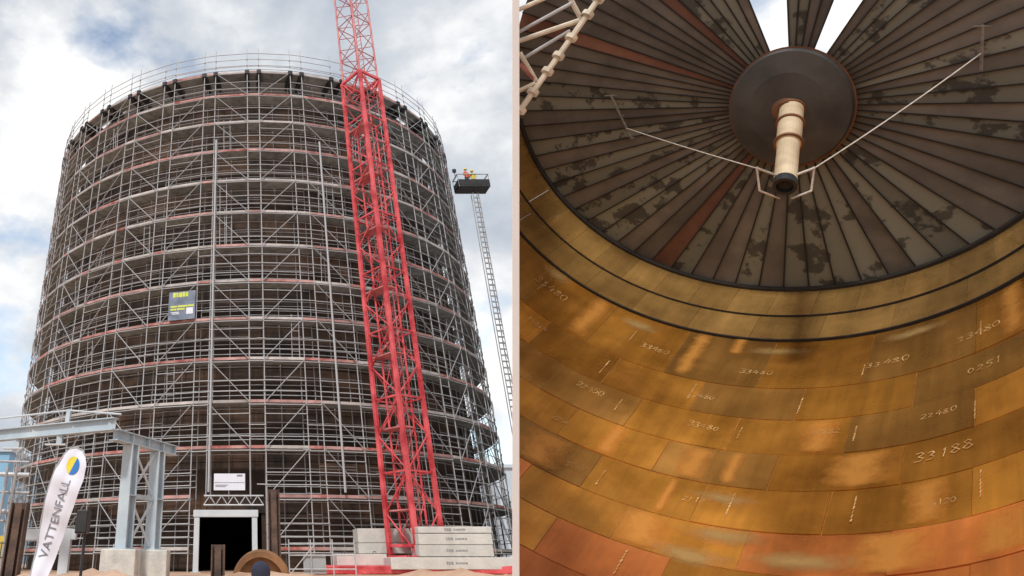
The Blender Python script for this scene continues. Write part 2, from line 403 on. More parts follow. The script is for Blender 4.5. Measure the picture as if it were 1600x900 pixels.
# short stair tubes inside a bay and vertical clutter
for k in (-10, -9, -9, -8, -8, -8, -7, -7, -6, -5, -4, 4, 5, 6, 7, 7, 8, 8, 8, 9, 9, 9):
    for di in range(len(DECK) - 1):
        if random.random() < .62:
            p = 10 * k + random.uniform(1, 6)
            pipe('short_tube', UTD, cyl(p, RS - .3, DECK[di]), cyl(p + random.uniform(-1, 1), RS - .3, DECK[di] + random.uniform(1.0, 1.9)), .024, scf)
lad = []
for di in range(0, 13):                       # ladders between lifts, beside the banner bay
    for dp in (0, 1.2):
        pass
# thick downpipe of bright tube left of centre
for p in (-9.3, 13.2):
    pipe('hoist_tube', UT, cyl(p, RS + .1, PORT_Z + .2), cyl(p, RS + .1, TOP - 5), .055, scf)
# lattice girder over the gate
gz0, gz1 = 3.62, 3.95
gird = thing('lattice_girder', cyl(-6, RS + .12, gz0), 'grey lattice girder carrying the scaffold over the dark doorway', 'girder')
ga, gb = at(318, 795, 30.3), at(412, 794, 30.3)
ga.z = gb.z = gz0
for dz in (0, .36): build('chord', MB().tube(ga + Vector((0, 0, dz)), gb + Vector((0, 0, dz)), .035, 6), M['galv'], gird)
for i in range(10):
    p = ga.lerp(gb, i / 10); q = ga.lerp(gb, (i + 1) / 10)
    if i % 2: p = p + Vector((0, 0, .36))
    else: q = q + Vector((0, 0, .36))
    build('lacing', MB().tube(p, q, .022, 5), M['galv'], gird)

# banner on the scaffold
ba, bb = cyl(-17.9, RS + .16, 0), cyl(-12.6, RS + .16, 0)
def on_banner(u, v, d=0.0): 
    p = ba.lerp(bb, u); n = Vector((bb.y - ba.y, -(bb.x - ba.x), 0)).normalized()
    return Vector((p.x, p.y, 12.02 + 1.5 * v)) + n * d
bn = thing('banner', on_banner(.5, 0), 'blue grey banner with lime lettering hung on the scaffolding left of centre', 'banner')
def brect(name, u0, v0, u1, v1, d, m): 
    return build(name, MB().poly_prism([on_banner(u0, v0, d), on_banner(u1, v0, d), on_banner(u1, v1, d), on_banner(u0, v1, d)], [on_banner(u0, v0, d + .01), on_banner(u1, v0, d + .01), on_banner(u1, v1, d + .01), on_banner(u0, v1, d + .01)]), m, bn)
brect('sheet', 0, 0, 1, 1, 0, M['banner'])
x = .16
for wv in (.12, .10, .14, .11, .12): brect('lettering', x, .80, x + wv - .02, .96, .012, M['lime']); x += wv
for v, us in ((.44, ((.08, .32), (.36, .72), (.74, .95))), (.34, ((.08, .30), (.33, .62)))):
    for u0, u1 in us: brect('lettering', u0, v, u1, v + .06, .012, M['lime'])
for u0, u1, v in ((.1, .4, .25), (.15, .42, .20)): brect('lettering', u0, v, u1, v + .03, .012, M['sign_white'])
brect('white_field', .68, .18, .93, .40, .012, M['sign_white'])
# white sign above the gate
s0, s1 = at(334, 766, 30.25), at(383, 766, 30.25); st_ = at(334, 740, 30.25).z
sg = thing('sign_board', (s0 + s1) / 2, 'white sign board hung on the scaffolding above the doorway', 'sign')
def srect(name, u0, v0, u1, v1, d, m):
    P = lambda u, v, dd: Vector((s0.x + (s1.x - s0.x) * u, 30.25 - dd, s0.z + (st_ - s0.z) * v))
    return build(name, MB().poly_prism([P(u0, v0, d), P(u1, v0, d), P(u1, v1, d), P(u0, v1, d)], [P(u0, v0, d + .015), P(u1, v0, d + .015), P(u1, v1, d + .015), P(u0, v1, d + .015)]), m, sg)
srect('panel', 0, 0, 1, 1, 0, M['sign_white'])
for u in (.74, .80, .86): srect('lettering', u, .84, u + .05, .93, .018, M['flag_ink'])
srect('crease', .02, .46, .98, .475, .018, M['grey_panel'])
for v, u in ((.30, .45), (.22, .38)): srect('lettering', .05, v, u, v + .03, .018, M['grey_panel'])

# ================================================================== GATE FRAME
gy = 29.7
gf = thing('gate_frame', at(352, 892, gy), 'white steel portal frame round the dark doorway', 'gate frame')
def upright(name, x0, x1, ytop, ybot, wy, m, parent, depth=.25):
    a, b = at(x0, ytop, wy), at(x1, ytop, wy); c, d = at(x0, ybot, wy), at(x1, ybot, wy)
    w = ((b - a).x + (d - c).x) / 2; cx = ((a + b).x / 2 + (c + d).x / 2) / 2
    return build(name, MB().box((cx, wy, (a.z + c.z) / 2), (w, depth, a.z - c.z)), m, parent, bevel=.012)
lx = at(307, 840, gy).x; rx = at(398, 840, gy).x; tz = at(352, 808, gy).z; bz = SITE - .05; th_ = at(352, 797, gy).z - tz
for x in (lx, rx):
    build('post', MB().box((x, gy, (tz + bz) / 2), (.22, .24, tz - bz)), M['white_steel'], gf, bevel=.012)
    build('base_plate', MB().box((x, gy, bz + .06), (.4, .4, .03)), M['white_steel'], gf)
build('lintel', MB().box(((lx + rx) / 2, gy, tz + th_ / 2), (rx - lx + .30, .30, th_)), M['white_steel'], gf, bevel=.012)

# ================================================================== RED CRANE
Bp = at(648, 861, 26.3); base = Vector((Bp.x + .10, 26.3, 0))
wx, wy_ = .76, 1.16
legs = {'B': base, 'A': base + Vector((-wx, wy_, 0)), 'D': base + Vector((wy_, wx, 0)), 'C': base + Vector((wy_ - wx, wx + wy_, 0))}
order = ['A', 'B', 'D', 'C']
Z0, ZM, ZT = 1.75, 24.2, 36.0
cc = sum((legs[k] for k in order), Vector()) / 4
crane = thing('tower_crane', (cc.x, cc.y, SITE), 'tall red lattice tower crane mast standing on concrete ballast', 'crane')
def shrink(p, f): return Vector((cc.x + (p.x - cc.x) * f, cc.y + (p.y - cc.y) * f, 0))
def V(p, z): return Vector((p.x, p.y, z))
for k in order:
    l = legs[k]
    build('leg', MB().box((l.x, l.y, (Z0 + ZM) / 2), (.165, .165, ZM - Z0), rz=R(32.8)), M['red'], crane, bevel=.015)
    l2 = shrink(l, .94)
    build('upper_leg', MB().tube(V(l2, ZM - 1.2), V(l2, ZT), .055, 8), M['red_pale'], crane)
    l3 = shrink(l, .50)
    build('inner_leg', MB().tube(V(l3, Z0 + .4), V(l3, ZM - 3), .045, 6), M['red'], crane)
NS = 16; hs = (ZM - Z0) / NS
for f in range(4):
    a, b = legs[order[f]], legs[order[(f + 1) % 4]]
    for i in range(NS + 1):
        z = Z0 + hs * i + (.3 if i == 0 else 0)
        thick = .10 if i in (0, NS) else .06
        if i % 2 == 0: build('crossbar', MB().bar(V(a, z), V(b, z), thick, thick), M['red'], crane)
    for i in range(NS):
        z0, z1 = Z0 + hs * i, Z0 + hs * (i + 1)
        p, q = (V(a, z0), V(b, z1)) if (i + f) % 2 else (V(b, z0), V(a, z1))
        build('diagonal', MB().tube(p, q, .028, 6), M['red'], crane)
        a3, b3 = shrink(a, .5), shrink(b, .5)
        if i < NS - 3: build('inner_lacing', MB().tube(V(a3, z0 + .4), V(b3, z1 + .4), .02, 5), M['red'], crane)
    a2, b2 = shrink(a, .94), shrink(b, .94)
    zz = ZM - 1.0; i = 0
    while zz < ZT - .9:
        build('upper_lacing', MB().tube(V(a2, zz) if i % 2 else V(b2, zz), V(b2, zz + .85) if i % 2 else V(a2, zz + .85), .024, 5), M['red_pale'], crane)
        if i % 3 == 0: build('upper_crossbar', MB().tube(V(a2, zz), V(b2, zz), .03, 5), M['red_pale'], crane)
        zz += .85; i += 1
    # head frame of the outer mast
    build('head_frame', MB().bar(V(a, ZM), V(b, ZM), .13, .13), M['red'], crane)
    build('head_knee', MB().tube(V(a, ZM), V(a.lerp(b, .5), ZM - 1.1), .045, 6), M['red'], crane)
    build('head_knee', MB().tube(V(b, ZM), V(a.lerp(b, .5), ZM - 1.1), .045, 6), M['red'], crane)
for i in range(7):
    z = 3.2 + i * 2.95
    pts = [V(shrink(legs[k], .93), z) for k in order]
    # platform with a ladder hatch: two half plates
    m = MB().poly_prism([pts[0], pts[1], pts[1].lerp(pts[2], .5), pts[0].lerp(pts[3], .5)], [p + Vector((0, 0, .05)) for p in (pts[0], pts[1], pts[1].lerp(pts[2], .5), pts[0].lerp(pts[3], .5))])
    build('platform', m, M['red_pale'], crane)
la = shrink(legs['C'], .3); lb = shrink(legs['D'], .3)
lad_o = build('ladder', MB().tube(V(la, Z0), V(la, ZT), .025, 6).tube(V(lb, Z0), V(lb, ZT), .025, 6), M['red_pale'], crane)
for i in range(100):
    z = Z0 + .3 * i
    if z > ZT: break
    o = build('rung', MB().tube(V(la, z), V(lb, z), .014, 4), M['red_pale'], lad_o)
# chassis under the ballast
chz = SITE + .02
c0 = at(505, 890, 26.6); c1 = at(806, 893, 25.4)
build('chassis', MB().box(((c0.x + c1.x) / 2, 27.0, 1.29), (c1.x - c0.x + .6, 2.6, .26), rz=R(-2)), M['red'], crane, bevel=.03)
build('chassis_beam', MB().box((cc.x, cc.y, 1.52), (1.9, 1.9, .42), rz=R(32.8)), M['red'], crane, bevel=.03)
for sx in (-1, 1):
    build('outrigger_foot', MB().lathe((cc.x + sx * 2.6, 25.9, SITE), (0, 0, 1), [(0, .01), (0, .28), (.06, .28), (.08, .08), (.2, .08)], 16), M['red'], crane)

# ballast slabs
def slab(x0, x1, y0, y1, wy, depth, label, marks=None, rz=0.0):
    a, b = at(x0, y1, wy), at(x1, y1, wy); top = at((x0 + x1) / 2, y0, wy).z; bot = at((x0 + x1) / 2, y1, wy).z
    cx = (a.x + b.x) / 2; w = b.x - a.x; h = top - bot - .015
    s = thing('ballast_slab', (cx, wy + depth / 2, bot), label, 'concrete slab', 'concrete ballast slabs at the foot of the crane')
    build('block', MB().box((cx, wy + depth / 2, bot + h / 2), (w, depth, h)), M['concrete'], s, bevel=.02)
    for sx in (-.32, .32): build('lifting_eye', MB().path([(cx + w * sx - .06, wy + depth * .5, top - .02), (cx + w * sx - .05, wy + depth * .5, top + .07), (cx + w * sx + .05, wy + depth * .5, top + .07), (cx + w * sx + .06, wy + depth * .5, top - .02)], .012, 5), M['dark_steel'], s)
    if marks:
        mx = at(marks, (y0 + y1) / 2, wy).x
        x = mx - .40; zc_ = (top + bot) / 2
        for i in range(9):
            wd = .05 + .03 * ((i * 7) % 3) / 2
            if i != 3:
                hh = (.085 if i < 3 else .055)
                build('stencil_mark', MB().box((x + wd / 2, wy - .004, zc_ + random.uniform(-.005, .005)), (wd, .006, hh)), M['stencil'], s)
            x += wd + .018
L = 'pale grey concrete slab, %s of the right-hand crane ballast stack'
slab(612, 812, 870, 890, 25.6, 1.3, L % 'long bottom one', 716)
slab(656, 773, 851, 869.6, 25.7, 1.2, L % 'second from the bottom', 716)
slab(655, 771, 833, 851, 25.72, 1.2, L % 'third from the bottom', 715)
slab(654, 769, 822, 833, 25.7, 1.2, L % 'thin top one', 712)
L = 'pale grey concrete slab, %s of the left crane ballast stack behind the red legs'
slab(527, 606, 865, 884, 27.2, 1.2, L % 'low projecting bottom one', None)
slab(561, 668, 848, 865, 28.2, 1.2, L % 'middle one', None)
slab(560, 662, 825, 848, 28.2, 1.2, L % 'top one', None)

# ================================================================== STEEL GANTRY ON THE LEFT
gn = thing('steel_gantry', at(215, 888, 20.5), 'pale blue grey steel gantry with two braced columns on concrete footings', 'gantry')
def hcol(name, x, y, z0, z1, w, d, rz, parent, m):
    X = Vector((math.cos(rz), math.sin(rz), 0)); Y = Vector((-X.y, X.x, 0)); c = Vector((x, y, (z0 + z1) / 2)); h = z1 - z0
    mb = MB().box(c - X * (w / 2), (.035, d, h), rz).box(c + X * (w / 2), (.035, d, h), rz).box(c, (w - .036, .03, h), rz)
    return build(name, mb, m, parent)
K1 = at(193, 858, 20.0); K2 = at(238, 858, 21.4)
GT = at(200, 696, 20.0).z
dirg = (Vector((K2.x, K2.y, 0)) - Vector((K1.x, K1.y, 0))).normalized(); rzg = math.atan2(dirg.y, dirg.x)
for Kp in (K1, K2):
    c = hcol('column', Kp.x, Kp.y, K1.z + .03, GT, .34, .34, rzg, gn, M['blue_steel'])
    build('base_plate', MB().box((Kp.x, Kp.y, K1.z + .015), (.6, .55, .03), rzg), M['blue_steel'], gn)
    for dx in (-.24, .24): build('anchor_bolt', MB().tube((Kp.x + dx, Kp.y - .2, K1.z), (Kp.x + dx, Kp.y - .2, K1.z + .12), .02, 6), M['galv_dull'], gn)
    for fz in (.5,): build('stiffener', MB().box((Kp.x, Kp.y, K1.z + (GT - K1.z) * fz), (.36, .36, .03), rzg), M['blue_steel'], gn)
P1, P2 = Vector((K1.x, K1.y - .05, 0)) + dirg * .2, Vector((K2.x, K2.y - .05, 0)) - dirg * .2
H_ = GT - K1.z
zm = K1.z + .50 * H_
build('cross_tie', MB().bar(V(P1, zm), V(P2, zm), .10, .12), M['blue_steel'], gn)
for za, zb in ((K1.z + .08, zm - .1), (zm + .1, GT - .1)):
    build('brace', MB().bar(V(P1, za), V(P2, zb), .03, .075), M['white_steel'], gn)
    build('brace', MB().bar(V(P1, zb) + Vector((0, .05, 0)), V(P2, za) + Vector((0, .05, 0)), .03, .075), M['white_steel'], gn)
def ibeam(name, a, b, w, h, parent, m):
    a, b = Vector(a), Vector(b); up = Vector((0, 0, 1))
    mb = MB().bar(a + up * (h / 2 - .015), b + up * (h / 2 - .015), w, .03).bar(a - up * (h / 2 - .015), b - up * (h / 2 - .015), w, .03).bar(a, b, .03, h - .06)
    return build(name, mb, m, parent)
C0 = at(170, 676, 19.2); zb = GT + .16
E1 = Vector((K1.x, K1.y, zb)) - dirg * ((Vector((K1.x, K1.y, 0)) - Vector((C0.x, C0.y, 0))).length); E2 = Vector((K2.x, K2.y, zb)) + dirg * 1.0
ibeam('cap_beam', E1, E2, .30, .30, gn, M['blue_steel'])
for t in (.25, .5, .75, .97): p = E1.lerp(E2, t); build('web_stiffener', MB().box(p, (.03, .28, .23), rzg), M['blue_steel'], gn)
zl = zb + .27
La = Vector((E1.x + .05, E1.y - .1, zl)); 
Lb = at(0, 685, 20.9); Ldir = Vector((Lb.x - La.x, Lb.y - La.y, 0)).normalized(); Lend = La + Ldir * 6.5
ibeam('long_beam', La, Lend, .26, .34, gn, M['blue_steel'])
for t in (.02, .22, .45, .7): p = La + Ldir * (6.5 * t); build('web_stiffener', MB().bar(p - Vector((0, 0, .13)), p + Vector((0, 0, .13)), .2, .03, up=(0, 1, 0)), M['blue_steel'], gn)
for t in (.30, .55): p = La + Ldir * (6.5 * t); build('hanger', MB().box((p.x, p.y, p.z - .28), (.16, .16, .26)), M['blue_steel'], gn); build('foot_plate', MB().box((p.x - .1, p.y, p.z - .43), (.6, .18, .04)), M['white_steel'], gn)
build('short_post', MB().box((La.x + Ldir.x * 1.75, La.y + Ldir.y * 1.75, zl + .33), (.12, .12, .32)), M['blue_steel'], gn)
hr = [La + Vector((.1, .2, .30)), La + Ldir * 1.75 + Vector((0, 0, .52)), La + Ldir * 6.5 + Vector((0, 0, .50))]
build('hand_rail', MB().path(hr, .03, 6), M['white_steel'], gn)
# footings
for (x0, x1, wy, lab) in ((157, 212, 19.6, 'left'), (211, 261, 21.0, 'right')):
    a, b = at(x0, 862, wy), at(x1, 862, wy)
    f_ = build('concrete_footing', MB().box(((a.x + b.x) / 2, wy + .55, (K1.z - .002 + SITE - .3) / 2), (b.x - a.x, 1.1, K1.z - .002 - SITE + .3)), M['footing'], bevel=.03)
    tag(f_, 'pale concrete block under the %s gantry column' % lab, 'footing', 'concrete footings of the gantry')
# smaller portal behind the flag
pt = thing('pipe_support', at(97, 885, 23), 'white steel pipe support post with crossarm behind the flag', 'support post')
k = at(99, 885, 23); k2 = at(99, 826, 23)
build('post', MB().box((k.x, 23, (k2.z + SITE) / 2), (.30, .26, k2.z - SITE)), M['white_steel'], pt, bevel=.01)
build('crossarm', MB().box((k.x - .65, 23, k2.z - .16), (1.9, .24, .30)), M['white_steel'], pt, bevel=.01)

# ================================================================== RUSTY PILES, REEL, FENCE
def pile(x, ytop, wy, w, label):
    a = at(x, ytop, wy); z0 = SITE - .4
    t = thing('steel_pile', (a.x, wy, z0), label, 'steel post', 'rusty steel piles in the ground')
    mb = MB().box((a.x, wy, (a.z + z0) / 2), (w, .03, a.z - z0))
    build('web', mb, M['rust_post'], t)
    for s in (-1, 1): build('flange', MB().box((a.x + s * w / 2, wy, (a.z + z0) / 2), (.035, w * .9, a.z - z0 + .004)), M['rust_post'], t)
    build('lip', MB().box((a.x, wy - w * .40, (a.z + z0) / 2), (w * .5, .03, a.z - z0 - .01)), M['rust_post'], t)
pile(427, 765, 24, .36, 'tall rusty brown steel pile right of the doorway')
pile(341, 851, 18, .30, 'short rusty brown steel pile in front of the doorway')
pile(33, 786, 17, .34, 'rusty brown steel pile left of the flag')
# big rusty ring segment lying by the doorway
rg = thing('rusted_ring', at(410, 892, 21), 'large orange rusty steel dish leaning by the pile near the doorway', 'steel ring')
rc = at(409, 911, 21)
prof = [(-.22, .66), (-.22, .80), (-.05, .84), (.12, .80), (.12, .66), (-.22, .66)]
build('rim', MB().lathe(rc, (0.15, 1, .12), prof, 40), M['orange_rust'], rg, smooth=False)
build('disc', MB().lathe(rc, (0.15, 1, .12), [(0.0, .01), (0.0, .67), (.05, .67), (.05, .01)], 40), M['orange_rust'], rg)
# guard fence with a grey sheet left of the ballast
fn = thing('site_fence', at(500, 895, 24.5), 'low silver tube fence with a grey sheet left of the crane ballast', 'fence')
fa, fb = at(451, 849, 24.5), at(553, 849, 24.5)
for x in (fa.x, (fa.x * 2 + fb.x) / 3, (fa.x + fb.x * 2) / 3, fb.x): build('post', MB().tube((x, 24.5, SITE - .1), (x, 24.5, fa.z + .12), .022, 6), M['galv'], fn)
for z in (fa.z, fa.z - .35, fa.z - .75): build('rail', MB().tube((fa.x, 24.5, z), (fb.x, 24.5, z), .02, 6), M['galv'], fn)
build('brace', MB().tube((fa.x, 24.5, SITE), (fa.x + .9, 24.5, fa.z), .018, 5), M['galv'], fn)
build('sheet', MB().box(((fa.x + fb.x) / 2 - .25, 24.56, fa.z - .6), (.75, .02, .55)), M['grey_panel'], fn)

# ================================================================== FLAG, LOUDSPEAKER
FD = 9.0
fl = thing('feather_flag', at(60, 960, FD), 'white feather flag with grey lettering and yellow and blue disc', 'flag')
out_px = [(48, 905), (56, 858), (66, 806), (77, 763), (89, 732), (101, 711), (112, 701), (121, 699.5), (130, 705), (135, 716), (135.5, 730), (131, 750), (121, 778), (108, 812), (94, 848), (82, 880), (73, 905), (66, 940), (52, 940)]
fpts = [at(x, y, FD) for x, y in out_px]
def flagwave(p): return Vector((p.x, FD + .05 * math.sin(p.z * 4.2 + p.x * 2.5) + .014 * math.sin(p.x * 26 - p.z * 9) + .01 * math.sin(p.x * 11 + p.z * 17), p.z))
# cloth sheet with thickness, cut in strips so that it can wave
lefts = [(52, 940), (48, 905), (56, 858), (66, 806), (77, 763), (89, 732), (101, 711), (109, 703), (116, 700)]
rights = [(66, 940), (73, 905), (82, 880), (100, 832), (121, 778), (131, 750), (135.5, 727), (133, 710), (125, 701)]
rows_f, rows_b = [], []
def dens(L): return [(L[i][0] + (L[i + 1][0] - L[i][0]) * j / 6, L[i][1] + (L[i + 1][1] - L[i][1]) * j / 6) for i in range(len(L) - 1) for j in range(6)] + [L[-1]]
for (a, b) in zip(dens(lefts), dens(rights)):
    A_, B_ = at(*a, FD), at(*b, FD)
    rows_f.append([flagwave(A_.lerp(B_, i / 6)) + Vector((0, -.004, 0)) for i in range(7)])
cl = MB().quad_grid(rows_f); cl.quad_grid([[p + Vector((0, .008, 0)) for p in r] for r in rows_f])
cloth = build('cloth', cl, M['flag'], fl, smooth=True)
sol = [at(x, y, FD) for x, y in lefts]
pole = [flagwave(at(x - 1.0, y, FD)) for x, y in [(50, 1000)] + lefts + [(121, 699), (129, 703), (134, 713)]]
build('pole', MB().path(pole, .012, 6), M['grey_panel'], fl)
build('ground_spike', MB().tube(pole[0] - Vector((0, 0, 1.2)), pole[0], .02, 6), M['dark_steel'], fl)
def text_mesh(body, size, thin=0.0):
    cu = bpy.data.curves.new('t', 'FONT'); cu.body = body; cu.size = size; cu.align_x = 'CENTER'; cu.align_y = 'CENTER'; cu.resolution_u = 2; cu.offset = thin
    o = bpy.data.objects.new('t', cu); COL.objects.link(o)
    dg = bpy.context.evaluated_depsgraph_get(); me = o.evaluated_get(dg).to_mesh()
    v = [Vector(x.co) for x in me.vertices]; f = [tuple(p.vertices) for p in me.polygons]
    o.evaluated_get(dg).to_mesh_clear(); bpy.data.objects.remove(o); bpy.data.curves.remove(cu)
    return v, f
# lettering runs up the flag
ta, tb_ = at(66, 872, FD), at(107, 750, FD)
td = (tb_ - ta); tl = td.length; td.normalize(); tn = Vector((td.z, 0, -td.x)) * -1
v, f = text_mesh('VATTENFALL', .17)
wt_ = max(p.x for p in v) - min(p.x for p in v); s_ = tl / wt_
mb = MB(); mid = (ta + tb_) / 2
mb.v = [flagwave(mid + td * (p.x * s_) + tn * (p.y * .95)) + Vector((0, -.016, 0)) for p in v]; mb.f = f
build('lettering', mb, M['flag_ink'], cloth)
lc = at(115, 728, FD); lr = (at(115, 728, FD).x - at(103.5, 728, FD).x)
def halfdisc(a0, a1, m, nm):
    pts = [lc + Vector((lr * .85 * math.cos(t), 0, lr * 1.15 * math.sin(t))) for t in [R(a0 + (a1 - a0) * i / 14) for i in range(15)]]
    mb = MB(); mb.v = [flagwave(p) + Vector((0, -.016, 0)) for p in pts]; mb.f = [tuple(range(len(pts)))]
    build(nm, mb, m, cloth)
halfdisc(62, 242, M['yellow'], 'yellow_half'); halfdisc(242, 422, M['blue'], 'blue_half')
sp = thing('loudspeaker', at(131, 960, 10.5), 'black loudspeaker on a thin black pole beside the flag', 'loudspeaker')
q0, q1 = at(119, 834, 10.5), at(141, 797, 10.5)
build('cabinet', MB().box(((q0.x + q1.x) / 2, 10.5, (q0.z + q1.z) / 2), (q1.x - q0.x, .26, q1.z - q0.z)), M['black'], sp, bevel=.015)
build('grille', MB().box(((q0.x + q1.x) / 2, 10.36, (q0.z + q1.z) / 2), ((q1.x - q0.x) * .85, .02, (q1.z - q0.z) * .88)), M['dark_steel'], sp)
px_ = at(130, 860, 10.5).x
gz_ = ground_z(px_, 10.5)
build('stand_pole', MB().tube((px_, 10.5, gz_), (px_, 10.5, q0.z), .022, 8), M['black'], sp)
for a_ in (0, 120, 240): build('stand_leg', MB().tube((px_, 10.5, gz_ + .45), (px_ + .4 * math.cos(R(a_)), 10.5 + .4 * math.sin(R(a_)), gz_), .014, 6), M['black'], sp)

# ================================================================== FAR BUILDINGS
def building(name, x0, x1, ytop, wy, depth, m, label, rows, cols):
    a, b = at(x0, ytop, wy), at(x1, ytop, wy)
    t = thing(name, ((a.x + b.x) / 2, wy + depth / 2, SITE), label, 'building')
    build('wall', MB().box(((a.x + b.x) / 2, wy + depth / 2, (a.z + SITE - 1) / 2), (b.x - a.x, depth, a.z - SITE + 1)), m, t)
    build('roof', MB().box(((a.x + b.x) / 2, wy + depth / 2, a.z + .2), (b.x - a.x + .6, depth + .6, .4)), M['pale_blue'], t)
    W = b.x - a.x; Hh = a.z - SITE
    for i in range(rows):
        for j in range(cols):
            cx = a.x + W * (j + .5) / cols; cz = SITE + Hh * (i + .6) / (rows + .4)
            w = build('window', MB().box((cx, wy - .03, cz), (W / cols * .45, .06, Hh / rows * .28)), M['white_steel'], t)
            build('pane', MB().box((cx, wy - .08, cz), (W / cols * .39, .03, Hh / rows * .23)), M['window'], w)
    for j in range(1, cols): build('cladding_joint', MB().box((a.x + W * j / cols, wy - .04, SITE + Hh / 2), (.12, .06, Hh)), M['pale_blue'], t)
building('works_building', -60, 16, 706, 85, 20, M['blue_clad'], 'light blue works building at the left edge behind the pipes', 1, 3)
building('works_building', 772, 860, 731, 90, 20, M['pale_blue'], 'pale blue grey works building low beside the tank at the divider', 1, 3)
# yard pieces at the far left
yb = thing('yellow_container', at(8, 880, 34), 'yellow skip container at the far left edge', 'container')
y0_ = at(8, 838, 34)
build('body', MB().poly_prism([(y0_.x - 1.2, 33.4, SITE), (y0_.x + .5, 33.4, SITE), (y0_.x + .5, 34.6, SITE), (y0_.x - 1.2, 34.6, SITE)], [(y0_.x - 1.5, 33.2, y0_.z), (y0_.x + .7, 33.2, y0_.z), (y0_.x + .7, 34.8, y0_.z), (y0_.x - 1.5, 34.8, y0_.z)]), M['yellow_box'], yb)
for i in range(4): build('rib', MB().box((y0_.x - 1.1 + .5 * i, 33.26, (y0_.z + SITE) / 2), (.08, .1, y0_.z - SITE)), M['yellow_box'], yb)
gf2 = thing('green_fence', at(20, 885, 26), 'dark green mesh fence at the far left behind the rusty pile', 'fence')
fa, fb = at(-20, 846, 26), at(27, 846, 26)
for i in range(9):
    x = fa.x + (fb.x - fa.x) * i / 8
    build('picket', MB().tube((x, 26, SITE - .1), (x, 26, fa.z), .02, 5), M['green_fence'], gf2)
for z in (fa.z - .05, fa.z - .5): build('rail', MB().tube((fa.x, 26, z), (fb.x, 26, z), .02, 5), M['green_fence'], gf2)
# pipe rack with dangling steel at far left
pr = thing('pipe_rack', at(25, 880, 30), 'silver pipework rack at the left foot of the scaffolding', 'pipework')
for i, x in enumerate((12, 26, 41)):
    p = at(x, 730, 29 + i * .3); build('post', MB().tube((p.x, p.y, SITE), p, .06, 6), M['galv_dull'], pr)
for i, y in enumerate((722, 742, 770, 800, 815)):
    a, b = at(-30, y - 2, 29.4), at(46, y, 29.4); build('pipe', MB().tube(a, b, .09 if i % 2 else .05, 8), M['galv' if i % 2 else 'galv_dull'], pr)

# ================================================================== BOOM LIFT
by = 43.0
b_top = at(742, 303, by); b_bot = at(812, 700, by)
bl = thing('boom_lift', V(at(830, 840, by), SITE), 'grey lattice ladder boom holding a dark basket beside the tank', 'boom lift')
dirb = (b_top - b_bot).normalized(); sidev = Vector((1, 0, 0)); sidev = (sidev - dirb * sidev.dot(dirb)).normalized(); deepv = dirb.cross(sidev)
b_low = b_bot - dirb * 12
LB = (b_top - b_low).length
for sx in (-1, 1):
    for sy in (-1, 1):
        o_ = sidev * (.22 * sx) + deepv * (.2 * sy)
        build('boom_rail', MB().tube(b_low + o_, b_top + o_, .035, 5), M['galv'], bl)
n = int(LB / .42)
for i in range(n):
    p = b_low + dirb * (.42 * i + .2); o1, o2 = sidev * -.22 + deepv * -.2, sidev * .22 + deepv * -.2
    build('boom_rung', MB().bar(p + o1, p + o2, .07, .10), M['galv_dull'], bl)
    if i % 2: build('boom_lacing', MB().tube(p + sidev * .22 + deepv * -.2, p + dirb * .84 + sidev * .22 + deepv * .2, .02, 4), M['galv_dull'], bl)
bk = at(738.5, 297, by)
ppm = FPX / (by * CT + (bk.z - EYE) * ST)
bw = 48 / ppm
floor_z = bk.z
build('basket_floor', MB().box((bk.x, by, floor_z + .06), (bw, 1.2, .12)), M['dark_steel'], bl)
for (dx, dy, sx_, sy_) in ((0, -.58, bw, .05), (0, .58, bw, .05), (-bw / 2, 0, .05, 1.2), (bw / 2, 0, .05, 1.2)):
    build('basket_side', MB().box((bk.x + dx, by + dy, floor_z + .38), (sx_, sy_, .5)), M['dark_steel'], bl)
    build('basket_rail', MB().box((bk.x + dx, by + dy, floor_z + 1.1), (sx_ + .04, sy_ + .04, .05)), M['galv'], bl)
for sx in (-1, 1):
    for sy in (-1, 1): build('basket_post', MB().tube((bk.x + sx * bw / 2, by + sy * .58, floor_z), (bk.x + sx * bw / 2, by + sy * .58, floor_z + 1.1), .03, 5), M['galv'], bl)
build('lamp_mast', MB().tube((bk.x - bw / 2 + .05, by, floor_z + 1.1), (bk.x - bw / 2 + .05, by, floor_z + 1.7), .03, 5).box((bk.x - bw / 2 + .05, by, floor_z + 1.75), (.25, .2, .25)), M['dark_steel'], bl)

# ================================================================== PEOPLE
def person_mat(name, top, legs_, skin, zsplit, zneck):
    m = bpy.data.materials.new(name); m.use_nodes = True; t = m.node_tree; p = t.nodes['Principled BSDF']; p.inputs['Roughness'].default_value = .8
    c = t.nodes.new('ShaderNodeTexCoord'); s = t.nodes.new('ShaderNodeSeparateXYZ'); t.links.new(c.outputs['Object'], s.inputs[0])
    r = t.nodes.new('ShaderNodeValToRGB'); mr = t.nodes.new('ShaderNodeMapRange'); mr.inputs['From Max'].default_value = 1.8
    t.links.new(s.outputs['Z'], mr.inputs['Value']); t.links.new(mr.outputs[0], r.inputs['Fac']); r.color_ramp.interpolation = 'CONSTANT'
    e = r.color_ramp.elements; e[0].position = 0; e[0].color = (*legs_, 1); e[1].position = zsplit / 1.8; e[1].color = (*top, 1)
    x = e.new(zneck / 1.8); x.color = (*skin, 1); t.links.new(r.outputs['Color'], p.inputs['Base Color']); return m
